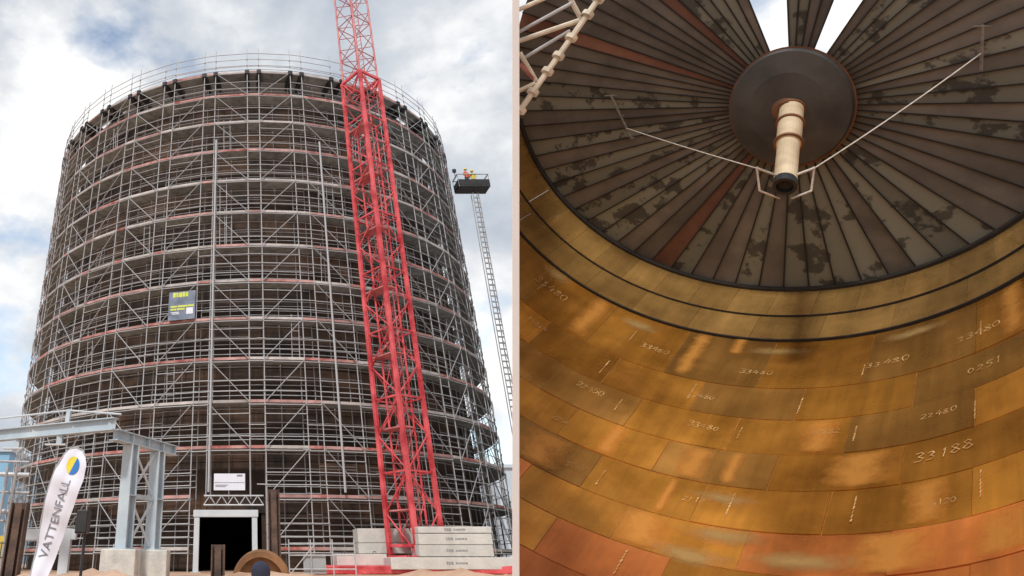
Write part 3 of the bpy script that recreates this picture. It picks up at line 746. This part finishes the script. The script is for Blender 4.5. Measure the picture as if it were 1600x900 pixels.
def person(loc, rz, label, m, hat, hatname, pose):
    t = thing('person', loc, label, 'person')
    J = {'pelvis': (0, 0, .95), 'chest': (0, .01, 1.28), 'neck': (0, 0, 1.47), 'head0': (0, -.015, 1.56), 'head': (0, -.03, 1.66), 'crown': (0, -.02, 1.74),
         'shl': (-.19, 0, 1.40), 'shr': (.19, 0, 1.40), 'ell': (-.25, .0, 1.13), 'elr': (.25, .0, 1.13), 'hal': (-.20, -.20, 1.00), 'har': (.20, -.20, 1.00),
         'hpl': (-.10, 0, .90), 'hpr': (.10, 0, .90), 'knl': (-.11, -.02, .49), 'knr': (.11, -.02, .49), 'anl': (-.12, .02, .09), 'anr': (.12, .02, .09), 'tol': (-.14, -.15, .04), 'tor': (.14, -.15, .04)}
    J.update(pose)
    rad = {'pelvis': (.15, .11), 'chest': (.17, .12), 'neck': (.06, .06), 'head0': (.075, .08), 'head': (.085, .10), 'crown': (.06, .07), 'shl': (.075, .07), 'shr': (.075, .07), 'ell': (.05, .05), 'elr': (.05, .05), 'hal': (.035, .04), 'har': (.035, .04),
           'hpl': (.10, .10), 'hpr': (.10, .10), 'knl': (.065, .065), 'knr': (.065, .065), 'anl': (.045, .05), 'anr': (.045, .05), 'tol': (.045, .03), 'tor': (.045, .03)}
    ks = list(J); ed = [('pelvis', 'chest'), ('chest', 'neck'), ('neck', 'head0'), ('head0', 'head'), ('head', 'crown'), ('chest', 'shl'), ('chest', 'shr'), ('shl', 'ell'), ('shr', 'elr'), ('ell', 'hal'), ('elr', 'har'), ('pelvis', 'hpl'), ('pelvis', 'hpr'), ('hpl', 'knl'), ('hpr', 'knr'), ('knl', 'anl'), ('knr', 'anr'), ('anl', 'tol'), ('anr', 'tor')]
    me = bpy.data.meshes.new('body'); me.from_pydata([J[k] for k in ks], [(ks.index(a), ks.index(b)) for a, b in ed], []); me.materials.append(m)
    o = bpy.data.objects.new('body', me); COL.objects.link(o); o.parent = t; o.rotation_euler = (0, 0, rz)
    sk = o.modifiers.new('skin', 'SKIN'); sk.use_smooth_shade = True
    for i, k in enumerate(ks): me.skin_vertices[0].data[i].radius = rad[k]
    me.skin_vertices[0].data[0].use_root = True
    o.modifiers.new('sub', 'SUBSURF').levels = 2; o.modifiers['sub'].render_levels = 2
    hx = Vector(J['head'])
    cap = MB().lathe((0, 0, 0), (0, 0, 1), [(-.03, .118), (.03, .122), (.08, .105), (.12, .06), (.135, .005)], 16)
    cap.v = [v + hx + Vector((0, 0.01, .02)) for v in cap.v]
    h = bpy.data.meshes.new(hatname); h.from_pydata([tuple(v) for v in cap.v], [], cap.f)
    for p in h.polygons: p.use_smooth = True
    h.materials.append(hat); ho = bpy.data.objects.new(hatname, h); COL.objects.link(ho); ho.parent = t; ho.rotation_euler = (0, 0, rz)
    fc = MB().box((hx.x, hx.y - .10, hx.z - .02), (.03, .035, .045))   # nose
    n_ = bpy.data.meshes.new('nose'); n_.from_pydata([tuple(v) for v in fc.v], [], fc.f); n_.materials.append(m); no = bpy.data.objects.new('nose', n_); COL.objects.link(no); no.parent = t; no.rotation_euler = (0, 0, rz)
    return t
M['vest'] = person_mat('orange_vest', (.72, .12, .05), (.05, .06, .09), (.45, .28, .2), .92, 1.46)
M['vest2'] = person_mat('yellow_vest', (.62, .55, .08), (.32, .18, .06), (.45, .28, .2), .92, 1.46)
M['coat'] = person_mat('pale_coat', (.60, .55, .48), (.05, .05, .07), (.42, .27, .2), .85, 1.48)
M['navy'] = mat('navy_cap', (.02, .022, .045), .85, 0, .2, 6)
M['yhat'] = mat('yellow_helmet', (.70, .58, .10), .45, 0, .05, 3)
person((at(731, 290, by).x, by - .1, floor_z + .125), R(20), 'worker in orange vest standing in the high basket, on the left', M['vest'], M['yhat'], 'helmet', {'har': (.3, -.35, 1.1)})
person((at(743, 290, by).x, by + .15, floor_z + .125), R(-25), 'worker in yellow vest and helmet standing in the high basket, on the right', M['vest2'], M['yhat'], 'helmet', {'hal': (-.28, -.3, 1.2)})
hp = at(407, 893, 9.2)
person((hp.x, 9.2, hp.z - 1.70), R(170), 'person with dark navy cap seen from behind at the bottom edge', M['coat'], M['navy'], 'cap', {})

# ================================================================== CUT-OPEN TANK ON THE RIGHT
S = 12.0
AX_A, AX_B, CX, CY = 1.1698, 0.821, -0.2394, 0.7479
ax = Vector((math.sin(AX_B), math.cos(AX_A) * math.cos(AX_B), math.sin(AX_A) * math.cos(AX_B)))
e1 = Vector((0, 0, 1)).cross(ax).normalized(); e2 = ax.cross(e1)
def tk(x, y, h):                             # tank axes (radius units) -> world
    p = (e1 * (CX + x) + e2 * (CY + y) + ax * h) * S
    return c2w(p.x, p.y, p.z)
def wallp(deg, h, r=1.0): return tk(r * math.cos(R(deg)), r * math.sin(R(deg)), h)
PK = (806 - PPX) / FPX                       # plane of the added divider
CLIP = (Vector((0, 0, EYE)), (c2w(1, 0, -PK) - Vector((0, 0, EYE))).normalized())
def rightside(p): return (p - CLIP[0]).dot(CLIP[1])
H = dict(roof=3.40, r1=3.125, r2=2.905)
COURSE = [2.905, 2.5122, 2.2977, 2.0944, 1.9099, 1.725, 1.5698, 1.41, 1.26, 1.10]
ti = thing('open_tank', tk(0, 0, 1.2), 'brown steel tank interior with plated wall, belts and ribbed dark roof', 'tank')
A0, A1 = 84.0, 236.0  # unseen upper side of the shell left open so skylight brightens the wall
def arc_patch(name, d0, d1, h0, h1, r, m, parent, seg=5, thick=.004, clip=True, rj=0.0):
    ds = [d0 + (d1 - d0) * i / seg for i in range(seg + 1)]
    if all(rightside(wallp(d, h, r)) < 0 for d in ds for h in (h0, h1)): return None
    cross = any(rightside(wallp(d, h, r)) < 0 for d in ds for h in (h0, h1))
    mb = MB().quad_grid([[wallp(d, h0, r) for d in ds], [wallp(d, h1, r + rj) for d in ds]])
    # edges turned outwards: real plate thickness
    mb.quad_grid([[wallp(d, h0, r + thick) for d in ds], [wallp(d, h0, r) for d in ds]])
    mb.quad_grid([[wallp(d, h1, r + rj) for d in ds], [wallp(d, h1, r + thick) for d in ds]])
    for d in (d0, d1): mb.quad_grid([[wallp(d, h0, r), wallp(d, h0, r + thick)], [wallp(d, h1, r + rj), wallp(d, h1, r + thick)]])
    return build(name, mb, m, parent, clip=CLIP if cross else None)
# backing (weld coloured, shows in the joints)
n = 60
ds = [A0 + (A1 - A0) * i / n for i in range(n + 1)]
build('weld_backing', MB().quad_grid([[wallp(d, h, 1.0028) for d in ds] for h in (1.05, H['r2'] + .02)]), M['weld'], ti, smooth=True, clip=CLIP)
plates = {}
for ci in range(len(COURSE) - 1):
    h1, h0 = COURSE[ci], COURSE[ci + 1]
    off = (184.0 if ci % 2 else 176.2)
    for k in range(-6, 5):
        d0, d1 = off + 16 * k + .07, off + 16 * k + 16 - .07
        if d1 < A0 or d0 > A1: continue
        rr = random.random()
        mm = 'plate'
        if ci >= 5 and rr < .75: mm = 'plate_red'
        elif rr < .30: mm = 'plate_grey'
        o = arc_patch('wall_plate', d0, d1, h0 + .0022, h1 - .0022, 1.0 + random.uniform(-.0012, .0012), M[mm], ti, seg=6)
        if o: plates[(ci, k)] = (o, d0, d1, h0, h1)
# belts with their dark undersides
def belt(name, h0, h1, r, width, mm, off):
    k = 0; d = A0 + off
    while d < A1:
        arc_patch(name, d + .03, min(d + width, A1) - .03, h0, h1, r, M[mm], ti, seg=5, thick=.03)
        d += width
belt('belt_plate', H['r2'], H['r1'] + .004, .991, 12, 'belt', 3)
belt('belt_plate', H['r1'], H['roof'], .984, 8, 'belt', 0)
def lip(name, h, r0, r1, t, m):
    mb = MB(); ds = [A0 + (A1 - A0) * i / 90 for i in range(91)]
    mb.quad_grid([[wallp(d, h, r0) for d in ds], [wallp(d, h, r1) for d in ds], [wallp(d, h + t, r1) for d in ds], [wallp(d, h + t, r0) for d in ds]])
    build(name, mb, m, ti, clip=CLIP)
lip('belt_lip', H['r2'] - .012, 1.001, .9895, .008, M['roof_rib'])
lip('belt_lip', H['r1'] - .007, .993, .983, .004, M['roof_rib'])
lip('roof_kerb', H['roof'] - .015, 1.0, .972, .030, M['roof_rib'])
# roof of radial plates round the hub
HX, HY, HR, HH = -.204, -.102, .215, H['roof'] + .02
def edge_from_hub(deg):                      # hub direction -> edge angle
    ux, uy = math.cos(R(deg)), math.sin(R(deg)); b = HX * ux + HY * uy; t = -b + math.sqrt(b * b - (HX * HX + HY * HY - 1)); 
    return math.degrees(math.atan2(HY + t * uy, HX + t * ux)) % 360
def hub_dir(edge): 
    vx, vy = math.cos(R(edge)) - HX, math.sin(R(edge)) - HY; l = math.hypot(vx, vy); return vx / l, vy / l
def roofp(edge, t, lift=0.0):                # t 0 at hub rim, 1 at the shell
    ux, uy = hub_dir(edge); ix, iy = HX + ux * HR * .88, HY + uy * HR * .88; ox, oy = math.cos(R(edge)) * .995, math.sin(R(edge)) * .995
    return tk(ix + (ox - ix) * t, iy + (oy - iy) * t, HH + .05 * (1 - t) + lift)
sl = [edge_from_hub(a) for a in (1, -14.0, -32.5, -43.5)]       # slot edges
slots = [(sl[1], sl[0]), (sl[3], sl[2])]
bounds = []
def fill(a, b):
    span = (b - a) % 360; n = max(1, round(span / 5.1)); return [(a + span * i / n) % 360 for i in range(n)]
bounds = fill(sl[0], sl[3]) + fill(sl[2], sl[1])
segs = []
for seq, end in ((fill(sl[0], sl[3]), sl[3]), (fill(sl[2], sl[1]), sl[1])):
    q = seq + [end]
    segs += list(zip(q[:-1], q[1:]))
def mid_dir(a, b): return a + ((b - a) % 360) / 2
for i, (a, b) in enumerate(segs):
    span = (b - a) % 360; a_ = a + .025; b_ = a + span - .025
    x = random.random(); mm = 'roof_c' if x < .04 else ('roof_b' if x < .45 else 'roof_a')
    if abs(mid_dir(a, b) - 193) < 2.2 or abs(mid_dir(a, b) - 66) < 2.2: mm = 'roof_c'
    low = [roofp(a_, 0), roofp(a_, .5), roofp(a_, 1), roofp(b_, 1), roofp(b_, .5), roofp(b_, 0)]
    upv = (tk(0, 0, 1) - tk(0, 0, 0)).normalized() * .06
    if all(rightside(p) < 0 for p in low): continue
    cr = any(rightside(p) < 0 for p in low)
    build('roof_plate', MB().poly_prism(low, [p + upv for p in low]), M[mm], ti, clip=CLIP if cr else None)
edges_all = sorted(set(round(q, 3) for ab in segs for q in ab))
for e in edges_all:
    a, b = roofp(e, 0, -.004), roofp(e, 1, -.004)
    if rightside(a) < 0 and rightside(b) < 0: continue
    side = (b - a).normalized().cross((tk(0, 0, 1) - tk(0, 0, 0)).normalized())
    build('roof_rib', MB().bar(a, b, .05, .10, up=(tk(0, 0, 1) - tk(0, 0, 0)).normalized()), M['roof_rib'], ti, clip=CLIP)
# hub: dark disc, rusty ring
axw = (tk(0, 0, 1) - tk(0, 0, 0)).normalized()
hc = tk(HX, HY, HH)
hub = build('hub_disc', MB().lathe(hc, axw, [(-.45, .02), (-.45, HR * S * .62), (-.30, HR * S * .97), (.05, HR * S), (.25, HR * S)], 64), M['hub'], ti)
def oval(o, k=1.14, w=.92):
    off = hc - ti.location; u = (tk(math.cos(R(-15)), math.sin(R(-15)), 0) - tk(0, 0, 0)).normalized(); q = axw.cross(u)
    for v in o.data.vertices:
        d = v.co - off; v.co = off + axw * d.dot(axw) + u * (d.dot(u) * k) + q * (d.dot(q) * w)
oval(hub)
hring = build('hub_ring', MB().lathe(hc, axw, [(.10, HR * S * 1.003), (.10, HR * S * 1.03), (.95, HR * S * .92), (.95, HR * S * .88)], 64), M['hub_rust'], ti)
oval(hring)
for i in range(40):
    a = 360 * i / 40; ca, sa = 1.14 * .9 * HR * math.cos(R(a)), .92 * .9 * HR * math.sin(R(a)); c_ = tk(HX + ca * math.cos(R(-15)) - sa * math.sin(R(-15)), HY + ca * math.sin(R(-15)) + sa * math.cos(R(-15)), HH) + axw * 1.05
    build('ring_stud', MB().tube(c_, c_ + axw * .35, .06, 5), M['hub_rust'], ti)
build('pipe_socket', MB().lathe(hc - axw * .45, -axw, [(-.1, .60), (.05, .60), (.12, .45), (.35, .45), (.35, .30)], 24), M['hub_rust'], ti)

# hanging pipe
pa = hc - axw * .45
ray = lambda px, py, Z: c2w((px - PPX) / FPX * Z, (PPY - py) / FPX * Z, Z)
Zh = (pa - Vector((0, 0, EYE))).dot(c2w(0, 0, 1) - Vector((0, 0, EYE)))
pa = ray(1237, 168, Zh); pb = ray(1227, 282, Zh * .84); pd = (pb - pa).normalized(); PL = (pb - pa).length
hpipe = thing('hanging_pipe', pa, 'cream jointed pipe hanging from the dark roof hub', 'pipe')
ppx = FPX / Zh
build('barrel', MB().lathe(pa, pd, [(-.3, .01), (-.3, 15 / ppx), (PL * .55, 14 / ppx), (PL * .55, 12.5 / ppx), (PL, 12 / ppx), (PL, .01)], 24), M['cream_pipe'], hpipe, smooth=False)
for t in (.03, .26, .54): build('collar', MB().lathe(pa + pd * (PL * t), pd, [(-.07, 14 / ppx), (-.07, 17 / ppx), (.07, 17 / ppx), (.07, 14 / ppx)], 24), M['hub_rust'], hpipe)
build('nozzle', MB().lathe(pa + pd * PL, pd, [(-.12, 9 / ppx), (.0, 12 / ppx), (.55, 12.5 / ppx), (.55, 9 / ppx), (.3, 8 / ppx), (.25, .01)], 24), M['black'], hpipe)
cl_ = pa + pd * (PL * .98); sdx = (c2w(1, 0, 0) - c2w(0, 0, 0)); sdy = (c2w(0, 1, 0) - c2w(0, 0, 0))
for s in (-1, 1):
    build('clamp_arm', MB().tube(cl_ - sdy * (.0), cl_ + sdx * (s * 38 / ppx) + sdy * (14 / ppx), .05, 6), M['rope'], hpipe)
    build('clamp_drop', MB().tube(cl_ + sdx * (s * 38 / ppx) + sdy * (16 / ppx), cl_ + sdx * (s * 34 / ppx) - sdy * (16 / ppx), .04, 6), M['rope'], hpipe)
    build('clamp_hook', MB().tube(cl_ + sdx * (s * 34 / ppx) - sdy * (16 / ppx), cl_ + sdx * (s * 8 / ppx) - sdy * (26 / ppx), .04, 6), M['rope'], hpipe)
# ropes to two brackets on the roof
def roof_hit(px, py):
    o = Vector((0, 0, EYE)); d = ray(px, py, 1) - o; p0 = tk(0, 0, HH + .012); t = (p0 - o).dot(axw) / d.dot(axw); return o + d * t
def bracket(pts, label):
    w = [roof_hit(*p) - axw * .35 for p in pts]
    b = thing('roof_bracket', w[0], label, 'bracket', 'brackets holding the ropes under the roof')
    build('arm', MB().tube(w[0], w[-1], .06, 6), M['old_pipe'], b)
    for p in pts[1:-1] + [pts[0], pts[-1]]:
        q = roof_hit(*p) - axw * .35; build('stub', MB().tube(q, q + axw * .36, .06, 6), M['old_pipe'], b)
    build('tee', MB().tube(w[0] - sdx * .35, w[0] + sdx * .35, .04, 6), M['old_pipe'], b)
    return w
w1 = bracket([(958, 148), (975, 180), (990, 215)], 'thin grey bracket with a rope end under the left roof plates')
w2 = bracket([(1535, 40), (1532, 75), (1533, 108)], 'upright grey bracket with a rope end under the right roof plates')
def rope(a, b, label, sag):
    pts = [a.lerp(b, i / 16) - Vector((0, 0, 1)) * (sag * 4 * (i / 16) * (1 - i / 16)) for i in range(17)]
    tag(build('rope', MB().path(pts, .028, 5), M['rope']), label, 'rope', 'ropes steadying the hanging pipe')
rope(w1[0].lerp(w1[-1], .75), cl_ + sdx * (-38 / ppx) + sdy * (14 / ppx), 'pale rope from the left bracket to the hanging pipe', .06)
rope(w2[0].lerp(w2[-1], .6), cl_ + sdx * (38 / ppx) + sdy * (14 / ppx), 'pale rope from the right bracket to the hanging pipe', .08)

# chalk numbers and weld chalk dashes on the plates
def host(d, h):
    for (ci, k), (o, d0, d1, h0, h1) in plates.items():
        if d0 <= d <= d1 and h0 <= h <= h1: return o
    return None
DIG = {'0': [[(.3, 1), (.08, .8), (.05, .4), (.2, .03), (.42, .08), (.55, .45), (.5, .85), (.3, 1)]], '1': [[(.25, .8), (.36, 1), (.34, 0)]],
       '2': [[(.05, .8), (.25, 1), (.5, .85), (.48, .6), (.05, .05), (.58, .02)]], '3': [[(.06, .92), (.35, 1), (.5, .8), (.25, .55), (.52, .35), (.4, .05), (.05, .05)]],
       '4': [[(.35, 1), (.04, .4), (.6, .42)], [(.45, .7), (.42, 0)]], '5': [[(.55, 1), (.12, .98), (.08, .6), (.4, .6), (.54, .35), (.38, .04), (.05, .04)]],
       '6': [[(.45, 1), (.12, .6), (.08, .2), (.3, 0), (.52, .22), (.35, .48), (.1, .35)]], '7': [[(.05, .98), (.56, .98), (.22, 0)]],
       '8': [[(.32, .54), (.08, .8), (.3, 1), (.5, .8), (.32, .54), (.05, .2), (.3, 0), (.56, .22), (.32, .54)]], '9': [[(.5, .7), (.3, .5), (.08, .75), (.3, 1), (.5, .8), (.42, 0)]], '/': [[(.5, 1), (.05, 0)]]}
def chalk(txt, d, h, size, name='chalk_number'):
    o = host(d, h)
    if not o: return
    mb = MB(); x0 = -len(txt) * .33 * size; slope = random.uniform(-.05, .05); wd = .05 * size + .006
    for ch in txt:
        k = random.uniform(.85, 1.15); dy = random.uniform(-.06, .06); lean = random.uniform(.0, .2)
        for stroke in DIG[ch]:
            pts = [Vector(((px * .9 * k + py * lean * .4 + random.uniform(-.015, .015)) * size + x0, (py * k - .5 + dy + random.uniform(-.015, .015)) * size + slope * x0)) for px, py in stroke]
            for a, b in zip(pts[:-1], pts[1:]):
                t_ = b - a; n_ = Vector((-t_.y, t_.x)).normalized() * (wd * random.uniform(.7, 1.2) / 2); a = a - t_ * .04; b = b + t_ * .04
                mb.quad_grid([[wallp(d + math.degrees(q.x / S), h + q.y / S, .9972) for q in (a - n_, a + n_)], [wallp(d + math.degrees(q.x / S), h + q.y / S, .9972) for q in (b - n_, b + n_)]])
        x0 += random.uniform(.60, .70) * size
    tag(build(name, mb, M['chalk'], o), kind='stuff')
for txt, d, h, sz in (('33480', 130.9, 2.725, 1.15), ('25864', 135.1, 2.44, .75), ('33480', 157.2, 2.66, .9), ('33480', 176.1, 2.625, .85), ('33480', 196.2, 2.63, .95), ('33480', 209.6, 2.64, 1.0),
                      ('33188', 205.7, 2.01, .85), ('9/882', 190.0, 2.215, .62), ('22480', 169.7, 2.40, .7), ('22450', 152.3, 2.23, .7), ('33480', 172.5, 2.21, .7), ('3480', 158.6, 1.80, .5), ('2117', 176.4, 1.82, .6),
                      ('6120', 206.2, 1.80, .55), ('22562', 152.3, 1.99, .55), ('22480', 204.8, 2.215, .6), ('0251', 210.5, 2.40, .7)):
    chalk(txt, d - .8, h, sz * random.uniform(.42, .54))
for (d, h, ln) in ((177.2, 2.20, .07), (184.2, 2.38, .09), (193.2, 2.19, .08), (200.0, 2.38, .09), (208.4, 2.17, .09), (166.8, 2.42, .10), (157.2, 2.2, .07), (150.6, 2.40, .1), (209.2, 1.83, .10), (195.3, 1.82, .10), (180.3, 1.82, .10), (162, 1.80, .08), (170.8, 1.5, .1), (209.0, 2.66, .1), (192.0, 2.60, .07), (150.9, 2.70, .09), (128.0, 2.7, .09), (203, 1.48, .12)):
    hh = h - ln / 2
    while hh < h + ln / 2:
        step = random.uniform(.008, .02); o = host(d, hh)
        if o:
            w = random.uniform(.08, .22); build('chalk_dash', MB().quad_grid([[wallp(d - w / 2, hh, .9971), wallp(d + w / 2, hh, .9971)], [wallp(d - w / 2 + .1, hh + step * .8, .9971), wallp(d + w / 2 + .1, hh + step * .8, .9971)]]), M['chalk'], o)
        hh += step

# glints and sheens of light painted onto the wall as colour patches
def highlight_mat(name, col, rough, metal, flat, a=.75):
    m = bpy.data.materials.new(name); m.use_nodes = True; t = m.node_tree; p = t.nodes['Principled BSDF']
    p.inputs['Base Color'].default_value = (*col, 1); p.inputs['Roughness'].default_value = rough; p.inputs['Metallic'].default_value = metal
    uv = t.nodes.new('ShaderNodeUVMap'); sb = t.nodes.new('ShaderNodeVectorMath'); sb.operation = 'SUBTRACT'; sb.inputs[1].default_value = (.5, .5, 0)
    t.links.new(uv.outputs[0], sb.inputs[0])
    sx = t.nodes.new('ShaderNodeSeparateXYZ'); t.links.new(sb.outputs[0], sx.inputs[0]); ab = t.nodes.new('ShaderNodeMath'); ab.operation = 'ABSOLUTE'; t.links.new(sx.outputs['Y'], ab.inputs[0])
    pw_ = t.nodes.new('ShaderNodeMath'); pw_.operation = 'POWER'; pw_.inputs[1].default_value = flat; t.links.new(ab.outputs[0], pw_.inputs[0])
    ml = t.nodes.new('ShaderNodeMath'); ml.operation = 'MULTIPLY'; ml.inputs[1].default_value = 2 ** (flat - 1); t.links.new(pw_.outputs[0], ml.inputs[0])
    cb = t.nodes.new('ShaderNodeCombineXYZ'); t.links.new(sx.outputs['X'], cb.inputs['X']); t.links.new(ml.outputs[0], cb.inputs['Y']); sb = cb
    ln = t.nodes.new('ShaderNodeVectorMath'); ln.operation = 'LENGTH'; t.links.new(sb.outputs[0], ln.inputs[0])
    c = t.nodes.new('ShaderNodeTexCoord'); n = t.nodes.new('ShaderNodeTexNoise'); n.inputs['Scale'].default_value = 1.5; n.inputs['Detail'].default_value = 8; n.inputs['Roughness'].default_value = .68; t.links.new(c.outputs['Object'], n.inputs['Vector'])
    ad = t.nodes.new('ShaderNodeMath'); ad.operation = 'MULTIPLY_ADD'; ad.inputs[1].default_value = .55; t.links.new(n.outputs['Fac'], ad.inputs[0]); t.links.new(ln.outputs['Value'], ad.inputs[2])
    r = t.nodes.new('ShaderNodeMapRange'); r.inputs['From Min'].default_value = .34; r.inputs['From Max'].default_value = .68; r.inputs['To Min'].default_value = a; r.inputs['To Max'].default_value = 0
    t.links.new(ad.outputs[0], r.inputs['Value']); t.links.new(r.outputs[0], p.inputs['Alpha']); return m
M['glint'] = highlight_mat('painted_glint', (.88, .40, .085), .34, .45, 5.0, .72)
M['sheen'] = highlight_mat('painted_sheen', (.78, .52, .20), .26, .6, 1.0, .8)
def glint(d, h, wd, hh, mm='glint'):
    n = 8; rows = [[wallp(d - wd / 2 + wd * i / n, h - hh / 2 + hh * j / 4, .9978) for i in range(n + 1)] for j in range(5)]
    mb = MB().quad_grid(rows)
    o = build('painted_highlight', mb, M[mm], ti, clip=CLIP if any(rightside(p) < 0 for r in rows for p in r) else None)
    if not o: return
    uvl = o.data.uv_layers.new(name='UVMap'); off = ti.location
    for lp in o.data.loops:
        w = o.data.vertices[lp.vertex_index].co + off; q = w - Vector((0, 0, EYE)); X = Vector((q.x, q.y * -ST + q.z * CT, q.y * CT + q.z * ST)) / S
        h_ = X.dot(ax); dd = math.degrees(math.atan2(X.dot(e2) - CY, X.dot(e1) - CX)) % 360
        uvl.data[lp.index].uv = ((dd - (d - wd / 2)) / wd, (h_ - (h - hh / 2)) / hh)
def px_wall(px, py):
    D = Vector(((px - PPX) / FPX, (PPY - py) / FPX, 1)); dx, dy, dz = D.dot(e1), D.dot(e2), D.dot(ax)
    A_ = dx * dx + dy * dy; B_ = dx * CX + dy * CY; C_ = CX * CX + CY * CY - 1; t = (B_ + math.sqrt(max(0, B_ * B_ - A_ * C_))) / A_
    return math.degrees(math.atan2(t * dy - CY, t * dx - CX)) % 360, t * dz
for px, py, wd, hh, mm in ((917, 500, 5, .20, 'glint'), (1075, 565, 3.5, .2, 'glint'), (1155, 540, 2.5, .16, 'glint'), (953, 690, 3.5, .16, 'glint'), (835, 715, 9, .20, 'glint'), (1140, 740, 2.5, .12, 'glint'), (1085, 725, 5, .14, 'glint'),
                           (1340, 745, 9, .17, 'glint'), (1280, 685, 6, .16, 'glint'), (1450, 785, 5, .17, 'glint'), (1585, 500, 4, .28, 'glint'), (1560, 815, 7, .14, 'glint'), (1035, 785, 1.6, .12, 'glint'), (1590, 800, 6, .2, 'glint'),
                           (1130, 838, 16, .10, 'sheen'), (1080, 870, 15, .09, 'sheen'), (1000, 830, 9, .09, 'glint'), (1250, 880, 18, .1, 'sheen'), (1130, 780, 12, .08, 'sheen'), (1220, 550, 14, .10, 'sheen'), (870, 430, 10, .16, 'sheen'), (1000, 510, 12, .12, 'sheen'), (1430, 520, 14, .1, 'sheen'), (1400, 835, 12, .14, 'glint')):
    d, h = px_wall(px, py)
    if mm == 'glint':
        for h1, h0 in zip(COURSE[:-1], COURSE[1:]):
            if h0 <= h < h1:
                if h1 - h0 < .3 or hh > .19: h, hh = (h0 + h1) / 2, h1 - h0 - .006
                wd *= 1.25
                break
    glint(d, h, wd, hh, mm)

# scaffold tower corner inside the open tank
sf = thing('scaffold_frame', ray(815, 190, 14), 'cream scaffold tubes with couplers crossing the upper left of the tank interior', 'scaffolding')
def tubep(nm, a, b, r, m=M['pipe_cream']): return build(nm, MB().tube(a, b, r, 8), m, sf)
Zs = 14.0
m0, m1 = ray(813, 172, Zs), ray(955, -30, Zs)
tubep('standard', m0, m1, .062)
for t in (.0, .14, .30, .42, .56, .74, .86):
    c_ = m0.lerp(m1, t); build('coupler', MB().tube(c_ - (m1 - m0).normalized() * .05, c_ + (m1 - m0).normalized() * .05, .125, 10), M['pipe_cream'], sf)
for (a, b, r, mm) in (((811, 64), (905, 32), .055, 'pipe_cream'), ((811, 15), (858, -6), .05, 'pipe_cream'), ((811, 50), (893, 5), .04, 'galv_dull'), ((820, 90), (890, 48), .04, 'galv_dull'), ((812, 82), (838, 127), .05, 'pipe_cream'), ((812, 100), (840, 128), .05, 'board_red'), ((888, -8), (908, 30), .05, 'pipe_cream'), ((811, 142), (836, 130), .05, 'pipe_cream')):
    tubep('tube', ray(*a, Zs + .15), ray(*b, Zs + .1), r, M[mm])

# ================================================================== ADDED WHITE DIVIDER BETWEEN THE TWO SCENES
T = .094
def pw(Z, Y, s): return c2w(PK * Z + s * T / 2, Y, Z)
Za, Zb = 8.5, 60.0
yb0, yt0 = -.66, .40
lo = [pw(Za, yb0 * Za, -1), pw(Za, yb0 * Za, 1), pw(Zb, yb0 * Zb, 1), pw(Zb, yb0 * Zb, -1)]
hi = [pw(Za, yt0 * Za, -1), pw(Za, yt0 * Za, 1), pw(Zb, yt0 * Zb, 1), pw(Zb, yt0 * Zb, -1)]
tag(build('added_divider', MB().poly_prism(lo, hi), M['added_divider_mat'], bevel=.004), 'thin white divider wall added between tank interior and yard, seen edge on', 'wall')
